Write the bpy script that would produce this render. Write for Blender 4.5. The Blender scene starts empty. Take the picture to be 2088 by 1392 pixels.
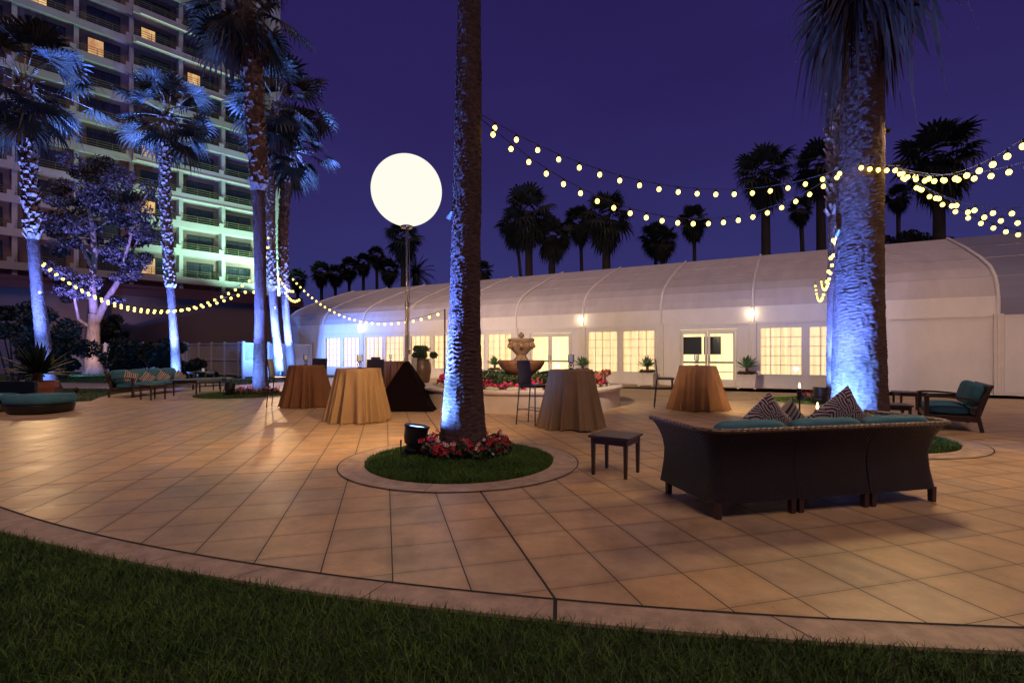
import bpy, math, random
import numpy as np
from mathutils import Vector, Matrix
R = math.radians
sc = bpy.context.scene
COL = sc.collection

# ------------------------------------------------------------------ camera
H = 1.36
cam = bpy.data.cameras.new('camera'); camo = bpy.data.objects.new('camera', cam); COL.objects.link(camo)
camo.location = (0, 0, H); camo.rotation_euler = (R(90), 0, 0)
cam.sensor_width = 36; cam.lens = 17.24; cam.shift_y = 0.01245; cam.clip_end = 1500; cam.clip_start = 0.05
sc.camera = camo

# ------------------------------------------------------------------ world, night fill, exposure
w = bpy.data.worlds.new('World'); sc.world = w; w.use_nodes = True
nt = w.node_tree; nt.nodes.clear()
wo = nt.nodes.new('ShaderNodeOutputWorld'); bg = nt.nodes.new('ShaderNodeBackground')
tc = nt.nodes.new('ShaderNodeTexCoord'); sp = nt.nodes.new('ShaderNodeSeparateXYZ'); cr = nt.nodes.new('ShaderNodeValToRGB')
nt.links.new(tc.outputs['Generated'], sp.inputs[0]); nt.links.new(sp.outputs['Z'], cr.inputs[0])
cn = nt.nodes.new('ShaderNodeTexNoise'); cn.inputs['Scale'].default_value = 1.6; cn.inputs['Detail'].default_value = 5; cn.inputs['Roughness'].default_value = .5
cm = nt.nodes.new('ShaderNodeMapping'); cm.inputs['Scale'].default_value = (1, 1, 3.5); nt.links.new(tc.outputs['Generated'], cm.inputs[0]); nt.links.new(cm.outputs[0], cn.inputs['Vector'])
mr_ = nt.nodes.new('ShaderNodeMapRange'); mr_.inputs['From Min'].default_value = .3; mr_.inputs['From Max'].default_value = .7; mr_.inputs['To Min'].default_value = .90; mr_.inputs['To Max'].default_value = 1.12; nt.links.new(cn.outputs['Fac'], mr_.inputs['Value'])
hv = nt.nodes.new('ShaderNodeHueSaturation'); nt.links.new(cr.outputs[0], hv.inputs['Color']); nt.links.new(mr_.outputs[0], hv.inputs['Value']); nt.links.new(hv.outputs[0], bg.inputs[0]); nt.links.new(bg.outputs[0], wo.inputs[0])
e = cr.color_ramp.elements
e[0].position = 0.0; e[0].color = (.034, .037, .150, 1)
e[1].position = 0.62; e[1].color = (.019, .012, .082, 1)
n_ = e.new(.22); n_.color = (.029, .025, .125, 1)
n_ = e.new(.42); n_.color = (.025, .017, .104, 1)
bg.inputs[1].default_value = 1.0

SUN = dict(energy=.88, color=(1, .68, .47), elev=60)  # added warm night fill, stands in for light from behind the camera
sd = bpy.data.lights.new('fill_sun', 'SUN'); so = bpy.data.objects.new('fill_sun', sd); COL.objects.link(so)
sd.energy = SUN['energy']; sd.color = SUN['color']; sd.angle = R(25)
so.rotation_euler = (R(90 - SUN['elev']), 0, R(14))

vs = sc.view_settings
sc.display_settings.display_device = 'sRGB'
vs.view_transform = 'Standard'; vs.look = 'None'; vs.exposure = 0.0; vs.gamma = 1
sc.render.engine = 'CYCLES'
cy = sc.cycles
cy.use_denoising = True; cy.max_bounces = 6; cy.diffuse_bounces = 3; cy.glossy_bounces = 3; cy.transparent_max_bounces = 10
cy.transmission_bounces = 4; cy.sample_clamp_indirect = 3; cy.use_light_tree = True; cy.caustics_reflective = False; cy.caustics_refractive = False

# ------------------------------------------------------------------ helpers
def G(px, py):            # ground point seen at a pixel of the photo
    Y = H * 1000 / (py - 722.0); return ((px - 1044) / 1000 * Y, Y)
def at(px, py, Y):        # point at depth Y
    return Vector(((px - 1044) / 1000 * Y, Y, H + (722 - py) / 1000 * Y))

class MB:
    def __init__(s): s.v = []; s.f = []
    def add(s, vs, fs):
        b = len(s.v); s.v += [tuple(q) for q in vs]; s.f += [tuple(b + i for i in q) for q in fs]; return s
    def box(s, c, d, rz=0, tx=0, taper=1.0):
        hx, hy, hz = d[0] / 2, d[1] / 2, d[2] / 2
        M = Matrix.Translation(c) @ Matrix.Rotation(rz, 4, 'Z') @ Matrix.Rotation(tx, 4, 'X')
        vs = []
        for z, k in ((-hz, taper), (hz, 1)):
            for x, y in ((-hx, -hy), (hx, -hy), (hx, hy), (-hx, hy)): vs.append(M @ Vector((x * k, y * k, z)))
        return s.add(vs, [(3, 2, 1, 0), (4, 5, 6, 7), (0, 1, 5, 4), (1, 2, 6, 5), (2, 3, 7, 6), (3, 0, 4, 7)])
    def bb(s, x0, x1, y0, y1, z0, z1): return s.box(((x0 + x1) / 2, (y0 + y1) / 2, (z0 + z1) / 2), (x1 - x0, y1 - y0, z1 - z0))
    def tube(s, pts, rad, n=8, caps=True):
        pts = [Vector(p) for p in pts]
        if not hasattr(rad, '__len__'): rad = [rad] * len(pts)
        rings = []; up = None
        for i, p in enumerate(pts):
            t = (pts[min(i + 1, len(pts) - 1)] - pts[max(i - 1, 0)]).normalized()
            if up is None: up = Vector((0, 0, 1)) if abs(t.z) < .9 else Vector((0, 1, 0))
            a = t.cross(up).normalized(); b = a.cross(t).normalized(); up = b
            rings.append([p + (a * math.cos(q) + b * math.sin(q)) * rad[i] for q in [2 * math.pi * k / n for k in range(n)]])
        vs = [q for r_ in rings for q in r_]; fs = []
        for i in range(len(pts) - 1):
            for k in range(n):
                fs.append((i * n + k, i * n + (k + 1) % n, (i + 1) * n + (k + 1) % n, (i + 1) * n + k))
        if caps: fs.append(tuple(range(n))[::-1]); fs.append(tuple((len(pts) - 1) * n + k for k in range(n)))
        return s.add(vs, fs)
    def lathe(s, prof, n=32, c=(0, 0, 0), wob=None):
        vs = []; fs = []
        for i, (r_, z) in enumerate(prof):
            for k in range(n):
                a = 2 * math.pi * k / n; rr = r_ * (wob(a, z) if wob else 1)
                vs.append((c[0] + rr * math.cos(a), c[1] + rr * math.sin(a), c[2] + z))
        for i in range(len(prof) - 1):
            for k in range(n): fs.append((i * n + k, i * n + (k + 1) % n, (i + 1) * n + (k + 1) % n, (i + 1) * n + k))
        if prof[0][0] > 1e-4: fs.append(tuple(range(n))[::-1])
        if prof[-1][0] > 1e-4: fs.append(tuple((len(prof) - 1) * n + k for k in range(n)))
        return s.add(vs, fs)
    def ball(s, c, r_, sc_=(1, 1, 1), n=16, m=10, rz=0):
        prof = [(max(math.sin(math.pi * i / m), 1e-5), -math.cos(math.pi * i / m)) for i in range(m + 1)]
        t = MB().lathe(prof, n); M = Matrix.Rotation(rz, 3, 'Z')
        return s.add([Vector(c) + M @ Vector((q[0] * r_ * sc_[0], q[1] * r_ * sc_[1], q[2] * r_ * sc_[2])) for q in t.v], t.f)
    def build(s, name, m, parent=None, smooth=None, bevel=0, seg=2):
        me = bpy.data.meshes.new(name); me.from_pydata(s.v, [], s.f); me.update()
        return link_mesh(me, name, m, parent, smooth, bevel, seg)

def link_mesh(me, name, m, parent=None, smooth=None, bevel=0, seg=2):
    if m: me.materials.append(m)
    if smooth is not None:
        me.polygons.foreach_set('use_smooth', [True] * len(me.polygons))
        if smooth < 180: me.set_sharp_from_angle(angle=R(smooth))
    o = bpy.data.objects.new(name, me); COL.objects.link(o)
    if parent: o.parent = parent
    if bevel:
        b = o.modifiers.new('bevel', 'BEVEL'); b.width = bevel; b.segments = seg; b.limit_method = 'ANGLE'; b.angle_limit = R(35)
        me.polygons.foreach_set('use_smooth', [True] * len(me.polygons)); b.harden_normals = True
    return o

def np_mesh(name, V, F, m, parent=None, smooth=False, colattr=None):
    me = bpy.data.meshes.new(name); V = np.asarray(V, np.float32); F = np.asarray(F, np.int32)
    k = F.shape[1]
    me.vertices.add(len(V)); me.vertices.foreach_set('co', V.ravel())
    me.loops.add(F.size); me.loops.foreach_set('vertex_index', F.ravel())
    me.polygons.add(len(F)); me.polygons.foreach_set('loop_start', np.arange(0, F.size, k, dtype=np.int32))
    me.polygons.foreach_set('use_smooth', np.full(len(F), smooth))
    me.update(calc_edges=True); me.validate()
    return link_mesh(me, name, m, parent)

def empty(name, loc=(0, 0, 0), rz=0):
    o = bpy.data.objects.new(name, None); COL.objects.link(o); o.location = (loc[0], loc[1], loc[2] if len(loc) > 2 else 0); o.rotation_euler[2] = rz; return o
def tag(o, label=None, cat=None, group=None, kind=None):
    if label: o['label'] = label
    if cat: o['category'] = cat
    if group: o['group'] = group
    if kind: o['kind'] = kind
    return o
def copy_tree(o, parent=None):
    c = o.copy(); COL.objects.link(c); c.parent = parent
    for ch in list(o.children): copy_tree(ch, c)
    return c

# ------------------------------------------------------------------ materials
def mat(name, col, rough=.7, metal=0, var=.0, vscale=6, bump=0, bscale=40, stretch=(1, 1, 1), col2=None, emit=None, estr=0, spec=.5, coord='Object', island=0):
    m = bpy.data.materials.new(name); m.use_nodes = True; t = m.node_tree; b = t.nodes['Principled BSDF']; L = t.links
    b.inputs['Roughness'].default_value = rough; b.inputs['Metallic'].default_value = metal; b.inputs['Specular IOR Level'].default_value = spec
    b.inputs['Base Color'].default_value = (*col, 1)
    tcn = t.nodes.new('ShaderNodeTexCoord'); mp = t.nodes.new('ShaderNodeMapping'); mp.inputs['Scale'].default_value = stretch
    L.new(tcn.outputs[coord], mp.inputs[0])
    src = None
    if var > 0 or col2:
        nz = t.nodes.new('ShaderNodeTexNoise'); nz.inputs['Scale'].default_value = vscale; nz.inputs['Detail'].default_value = 5; nz.inputs['Roughness'].default_value = .62
        L.new(mp.outputs[0], nz.inputs['Vector'])
        rp = t.nodes.new('ShaderNodeValToRGB'); c2 = col2 or tuple(c * (1 - var) for c in col); c1 = col if col2 else tuple(min(c * (1 + var), 1) for c in col)
        rp.color_ramp.elements[0].position = .33; rp.color_ramp.elements[1].position = .67
        rp.color_ramp.elements[0].color = (*c2, 1); rp.color_ramp.elements[1].color = (*c1, 1)
        L.new(nz.outputs['Fac'], rp.inputs[0]); src = rp.outputs[0]
        if island:
            ge = t.nodes.new('ShaderNodeNewGeometry'); mx = t.nodes.new('ShaderNodeHueSaturation'); mr = t.nodes.new('ShaderNodeMapRange')
            mr.inputs['To Min'].default_value = 1 - island; mr.inputs['To Max'].default_value = 1 + island
            L.new(ge.outputs['Random Per Island'], mr.inputs['Value']); L.new(mr.outputs[0], mx.inputs['Value']); L.new(src, mx.inputs['Color']); src = mx.outputs[0]
        L.new(src, b.inputs['Base Color'])
    if bump:
        n2 = t.nodes.new('ShaderNodeTexNoise'); n2.inputs['Scale'].default_value = bscale; n2.inputs['Detail'].default_value = 4
        L.new(mp.outputs[0], n2.inputs['Vector']); bm = t.nodes.new('ShaderNodeBump'); bm.inputs['Strength'].default_value = bump; bm.inputs['Distance'].default_value = .02
        L.new(n2.outputs['Fac'], bm.inputs['Height']); L.new(bm.outputs[0], b.inputs['Normal'])
    if emit:
        b.inputs['Emission Color'].default_value = (*emit, 1); b.inputs['Emission Strength'].default_value = estr
    return m

def math_n(t, op, a, b=None, c=None):
    n = t.nodes.new('ShaderNodeMath'); n.operation = op
    for i, q in enumerate((a, b, c)):
        if q is None: continue
        if isinstance(q, (int, float)): n.inputs[i].default_value = q
        else: t.links.new(q, n.inputs[i])
    return n.outputs[0]

TILE = .436
def patio_mat():
    m = mat('patio_concrete', (.46, .33, .25), rough=.5, var=.0, spec=.45); t = m.node_tree; L = t.links; b = t.nodes['Principled BSDF']
    g = t.nodes.new('ShaderNodeNewGeometry'); s = t.nodes.new('ShaderNodeSeparateXYZ'); L.new(g.outputs['Position'], s.inputs[0])
    X, Y = s.outputs['X'], s.outputs['Y']
    wob = t.nodes.new('ShaderNodeTexNoise'); wob.inputs['Scale'].default_value = 3; wob.inputs['Detail'].default_value = 3; L.new(g.outputs['Position'], wob.inputs['Vector'])
    wv = math_n(t, 'MULTIPLY', math_n(t, 'SUBTRACT', wob.outputs['Fac'], .5), .02)
    def coord(a, c, off): return math_n(t, 'ADD', math_n(t, 'DIVIDE', math_n(t, 'SUBTRACT', math_n(t, 'ADD', math_n(t, 'MULTIPLY', X, a), math_n(t, 'MULTIPLY', Y, c)), off), TILE), wv)
    u = coord(.968, .2507, .9176); v = coord(-.2507, .968, 3.13)
    def dist(q):
        r_ = math_n(t, 'ROUND', q); return math_n(t, 'MULTIPLY', math_n(t, 'ABSOLUTE', math_n(t, 'SUBTRACT', q, r_)), TILE), r_
    du, ru = dist(u); dv, rv = dist(v)
    def line(d, wd): return math_n(t, 'SUBTRACT', 1, math_n(t, 'SMOOTHSTEP', d, wd * .55, wd)) if False else math_n(t, 'LESS_THAN', d, wd)
    la = line(du, .0040); lb = line(dv, .0028)
    ha = math_n(t, 'MULTIPLY', math_n(t, 'LESS_THAN', du, .008), math_n(t, 'LESS_THAN', math_n(t, 'ABSOLUTE', u), .5))
    hb = math_n(t, 'MULTIPLY', math_n(t, 'LESS_THAN', dv, .0065), math_n(t, 'LESS_THAN', math_n(t, 'ABSOLUTE', math_n(t, 'SUBTRACT', v, 7)), .5))
    joint = math_n(t, 'MAXIMUM', math_n(t, 'MAXIMUM', la, math_n(t, 'MULTIPLY', lb, .75)), math_n(t, 'MAXIMUM', ha, hb))
    # wide faint grime along the joints
    nearj = math_n(t, 'SUBTRACT', 1, math_n(t, 'MINIMUM', math_n(t, 'DIVIDE', math_n(t, 'MINIMUM', du, dv), .05), 1))
    cb = t.nodes.new('ShaderNodeCombineXYZ'); L.new(math_n(t, 'FLOOR', u), cb.inputs[0]); L.new(math_n(t, 'FLOOR', v), cb.inputs[1])
    wn = t.nodes.new('ShaderNodeTexWhiteNoise'); L.new(cb.outputs[0], wn.inputs['Vector'])
    n1 = t.nodes.new('ShaderNodeTexNoise'); n1.inputs['Scale'].default_value = 2.2; n1.inputs['Detail'].default_value = 8; n1.inputs['Roughness'].default_value = .65; L.new(g.outputs['Position'], n1.inputs['Vector'])
    n2 = t.nodes.new('ShaderNodeTexNoise'); n2.inputs['Scale'].default_value = .35; n2.inputs['Detail'].default_value = 4; L.new(g.outputs['Position'], n2.inputs['Vector'])
    rp = t.nodes.new('ShaderNodeValToRGB'); L.new(n1.outputs['Fac'], rp.inputs[0])
    rp.color_ramp.elements[0].position = .3; rp.color_ramp.elements[0].color = (.36, .225, .12, 1)
    rp.color_ramp.elements[1].position = .72; rp.color_ramp.elements[1].color = (.64, .44, .255, 1)
    hs = t.nodes.new('ShaderNodeHueSaturation'); L.new(rp.outputs[0], hs.inputs['Color'])
    val = math_n(t, 'ADD', math_n(t, 'MULTIPLY', wn.outputs['Value'], .24), math_n(t, 'ADD', .72, math_n(t, 'MULTIPLY', n2.outputs['Fac'], .4)))
    val = math_n(t, 'SUBTRACT', val, math_n(t, 'MULTIPLY', nearj, .16)); L.new(val, hs.inputs['Value'])
    L.new(math_n(t, 'ADD', .9, math_n(t, 'MULTIPLY', wn.outputs['Value'], .2)), hs.inputs['Saturation'])
    n4 = t.nodes.new('ShaderNodeTexNoise'); n4.inputs['Scale'].default_value = 17; n4.inputs['Detail'].default_value = 9; n4.inputs['Roughness'].default_value = .75; L.new(g.outputs['Position'], n4.inputs['Vector'])
    n5 = t.nodes.new('ShaderNodeTexNoise'); n5.inputs['Scale'].default_value = .9; n5.inputs['Detail'].default_value = 6; n5.inputs['Roughness'].default_value = .6; n5.inputs['Distortion'].default_value = 1.2; L.new(g.outputs['Position'], n5.inputs['Vector'])
    stain = math_n(t, 'MULTIPLY', math_n(t, 'MAXIMUM', math_n(t, 'SUBTRACT', n5.outputs['Fac'], .55), 0), 1.6)
    val = math_n(t, 'SUBTRACT', math_n(t, 'ADD', val, math_n(t, 'MULTIPLY', math_n(t, 'SUBTRACT', n4.outputs['Fac'], .5), .42)), stain); L.new(val, hs.inputs['Value'])
    # small dark specks
    vo = t.nodes.new('ShaderNodeTexNoise'); vo.inputs['Scale'].default_value = 26; vo.inputs['Detail'].default_value = 2; L.new(g.outputs['Position'], vo.inputs['Vector'])
    spk = math_n(t, 'GREATER_THAN', vo.outputs['Fac'], .745)
    mx = t.nodes.new('ShaderNodeMix'); mx.data_type = 'RGBA'; L.new(math_n(t, 'MAXIMUM', joint, math_n(t, 'MULTIPLY', spk, .55)), mx.inputs['Factor']); L.new(hs.outputs[0], mx.inputs[6]); mx.inputs[7].default_value = (.028, .02, .018, 1)
    L.new(mx.outputs[2], b.inputs['Base Color'])
    rr = math_n(t, 'ADD', .25, math_n(t, 'MULTIPLY', n1.outputs['Fac'], .36)); L.new(math_n(t, 'ADD', rr, math_n(t, 'MULTIPLY', joint, .3)), b.inputs['Roughness'])
    n3 = t.nodes.new('ShaderNodeTexNoise'); n3.inputs['Scale'].default_value = 60; n3.inputs['Detail'].default_value = 6; L.new(g.outputs['Position'], n3.inputs['Vector'])
    hgt = math_n(t, 'SUBTRACT', math_n(t, 'ADD', math_n(t, 'MULTIPLY', n3.outputs['Fac'], .10), math_n(t, 'MULTIPLY', n1.outputs['Fac'], .25)), joint)
    bm = t.nodes.new('ShaderNodeBump'); bm.inputs['Strength'].default_value = .5; bm.inputs['Distance'].default_value = .006; L.new(hgt, bm.inputs['Height']); L.new(bm.outputs[0], b.inputs['Normal'])
    return m

def wicker_mat(name, col, col2, s=70, rough=.42):
    m = mat(name, col, rough=rough, spec=.6); t = m.node_tree; L = t.links; b = t.nodes['Principled BSDF']
    uv = t.nodes.new('ShaderNodeUVMap'); sp_ = t.nodes.new('ShaderNodeSeparateXYZ')
    L.new(uv.outputs[0], sp_.inputs[0])
    u = math_n(t, 'MULTIPLY', sp_.outputs['X'], s); v = math_n(t, 'MULTIPLY', sp_.outputs['Y'], s * 1.45)
    row = math_n(t, 'MODULO', math_n(t, 'FLOOR', v), 2)
    a = math_n(t, 'ABSOLUTE', math_n(t, 'SINE', math_n(t, 'MULTIPLY', math_n(t, 'ADD', u, math_n(t, 'MULTIPLY', row, 1.0)), math.pi / 2)))
    bb = math_n(t, 'ABSOLUTE', math_n(t, 'SINE', math_n(t, 'MULTIPLY', v, math.pi)))
    hgt = math_n(t, 'MULTIPLY', a, math_n(t, 'POWER', bb, .6))
    bm = t.nodes.new('ShaderNodeBump'); bm.inputs['Strength'].default_value = 1; bm.inputs['Distance'].default_value = .014; L.new(hgt, bm.inputs['Height']); L.new(bm.outputs[0], b.inputs['Normal'])
    mx = t.nodes.new('ShaderNodeMix'); mx.data_type = 'RGBA'; L.new(hgt, mx.inputs['Factor']); mx.inputs[6].default_value = (*col2, 1); mx.inputs[7].default_value = (*col, 1); L.new(mx.outputs[2], b.inputs['Base Color'])
    return m

def stripe_mat(name, cols, freq, axis='X', rot=0):
    m = mat(name, cols[0], rough=.9, spec=.2, bump=.2, bscale=250); t = m.node_tree; L = t.links; b = t.nodes['Principled BSDF']
    tcn = t.nodes.new('ShaderNodeTexCoord'); mp = t.nodes.new('ShaderNodeMapping'); mp.inputs['Rotation'].default_value = (0, 0, rot); L.new(tcn.outputs['UV'], mp.inputs[0])
    s = t.nodes.new('ShaderNodeSeparateXYZ'); L.new(mp.outputs[0], s.inputs[0])
    fr = math_n(t, 'FRACT', math_n(t, 'MULTIPLY', s.outputs[axis], freq)); rp = t.nodes.new('ShaderNodeValToRGB'); rp.color_ramp.interpolation = 'CONSTANT'
    L.new(fr, rp.inputs[0]); el = rp.color_ramp.elements; el[0].position = 0; el[0].color = (*cols[0], 1); el[1].position = 1 / len(cols); el[1].color = (*cols[1], 1)
    for i in range(2, len(cols)): q = el.new(i / len(cols)); q.color = (*cols[i], 1)
    L.new(rp.outputs[0], b.inputs['Base Color']); return m

def leafprint_mat():
    m = mat('leaf_print_fabric', (.3, .25, .25), rough=.85, spec=.2); t = m.node_tree; L = t.links; b = t.nodes['Principled BSDF']
    uv = t.nodes.new('ShaderNodeTexCoord'); vo = t.nodes.new('ShaderNodeTexVoronoi'); vo.inputs['Scale'].default_value = 4.5; L.new(uv.outputs['UV'], vo.inputs['Vector'])
    # veins fanning in a different direction in each leaf
    sp_ = t.nodes.new('ShaderNodeSeparateXYZ'); L.new(vo.outputs['Color'], sp_.inputs[0]); ang = math_n(t, 'MULTIPLY', sp_.outputs[0], 6.283)
    s2 = t.nodes.new('ShaderNodeSeparateXYZ'); L.new(uv.outputs['UV'], s2.inputs[0])
    q = math_n(t, 'ADD', math_n(t, 'MULTIPLY', s2.outputs[0], math_n(t, 'COSINE', ang)), math_n(t, 'MULTIPLY', s2.outputs[1], math_n(t, 'SINE', ang)))
    q = math_n(t, 'ADD', q, math_n(t, 'MULTIPLY', vo.outputs['Distance'], .08))
    fr = math_n(t, 'FRACT', math_n(t, 'MULTIPLY', q, 19)); ln = math_n(t, 'LESS_THAN', fr, .42)
    mx = t.nodes.new('ShaderNodeMix'); mx.data_type = 'RGBA'; L.new(ln, mx.inputs['Factor']); mx.inputs[6].default_value = (.10, .06, .09, 1); mx.inputs[7].default_value = (.70, .58, .48, 1)
    L.new(mx.outputs[2], b.inputs['Base Color']); return m

def emis(name, col, s):
    m = bpy.data.materials.new(name); m.use_nodes = True; t = m.node_tree; t.nodes.clear()
    o = t.nodes.new('ShaderNodeOutputMaterial'); e_ = t.nodes.new('ShaderNodeEmission'); e_.inputs[0].default_value = (*col, 1); e_.inputs[1].default_value = s
    t.links.new(e_.outputs[0], o.inputs[0]); return m

def glass_mat():
    m = bpy.data.materials.new('window_glass'); m.use_nodes = True; t = m.node_tree; t.nodes.clear()
    o = t.nodes.new('ShaderNodeOutputMaterial'); mx = t.nodes.new('ShaderNodeMixShader'); tr = t.nodes.new('ShaderNodeBsdfTransparent'); gl = t.nodes.new('ShaderNodeBsdfGlossy'); fr = t.nodes.new('ShaderNodeFresnel')
    gl.inputs['Roughness'].default_value = .03; fr.inputs[0].default_value = 1.3; tr.inputs[0].default_value = (.95, .95, .93, 1)
    t.links.new(fr.outputs[0], mx.inputs[0]); t.links.new(tr.outputs[0], mx.inputs[1]); t.links.new(gl.outputs[0], mx.inputs[2]); t.links.new(mx.outputs[0], o.inputs[0]); return m

def curtain_mat(name, c1, c2, s, freq=9):
    m = bpy.data.materials.new(name); m.use_nodes = True; t = m.node_tree; b = t.nodes['Principled BSDF']; L = t.links
    tcn = t.nodes.new('ShaderNodeTexCoord'); mp = t.nodes.new('ShaderNodeMapping'); mp.inputs['Scale'].default_value = (freq, freq, .25); oi = t.nodes.new('ShaderNodeObjectInfo'); va = t.nodes.new('ShaderNodeVectorMath'); va.operation = 'ADD'; cb_ = t.nodes.new('ShaderNodeCombineXYZ'); L.new(math_n(t, 'MULTIPLY', oi.outputs['Random'], 37), cb_.inputs[0]); L.new(tcn.outputs['Object'], va.inputs[0]); L.new(cb_.outputs[0], va.inputs[1]); L.new(va.outputs[0], mp.inputs[0])
    nz = t.nodes.new('ShaderNodeTexNoise'); nz.inputs['Scale'].default_value = 1; nz.inputs['Detail'].default_value = 3; nz.inputs['Roughness'].default_value = .7; L.new(mp.outputs[0], nz.inputs['Vector'])
    rp = t.nodes.new('ShaderNodeValToRGB'); rp.color_ramp.elements[0].position = .36; rp.color_ramp.elements[1].position = .6
    rp.color_ramp.elements[0].color = (*c2, 1); rp.color_ramp.elements[1].color = (*c1, 1); L.new(nz.outputs['Fac'], rp.inputs[0])
    L.new(rp.outputs[0], b.inputs['Emission Color']); b.inputs['Emission Strength'].default_value = s; b.inputs['Base Color'].default_value = (.6, .5, .35, 1); b.inputs['Roughness'].default_value = .9
    return m

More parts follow.
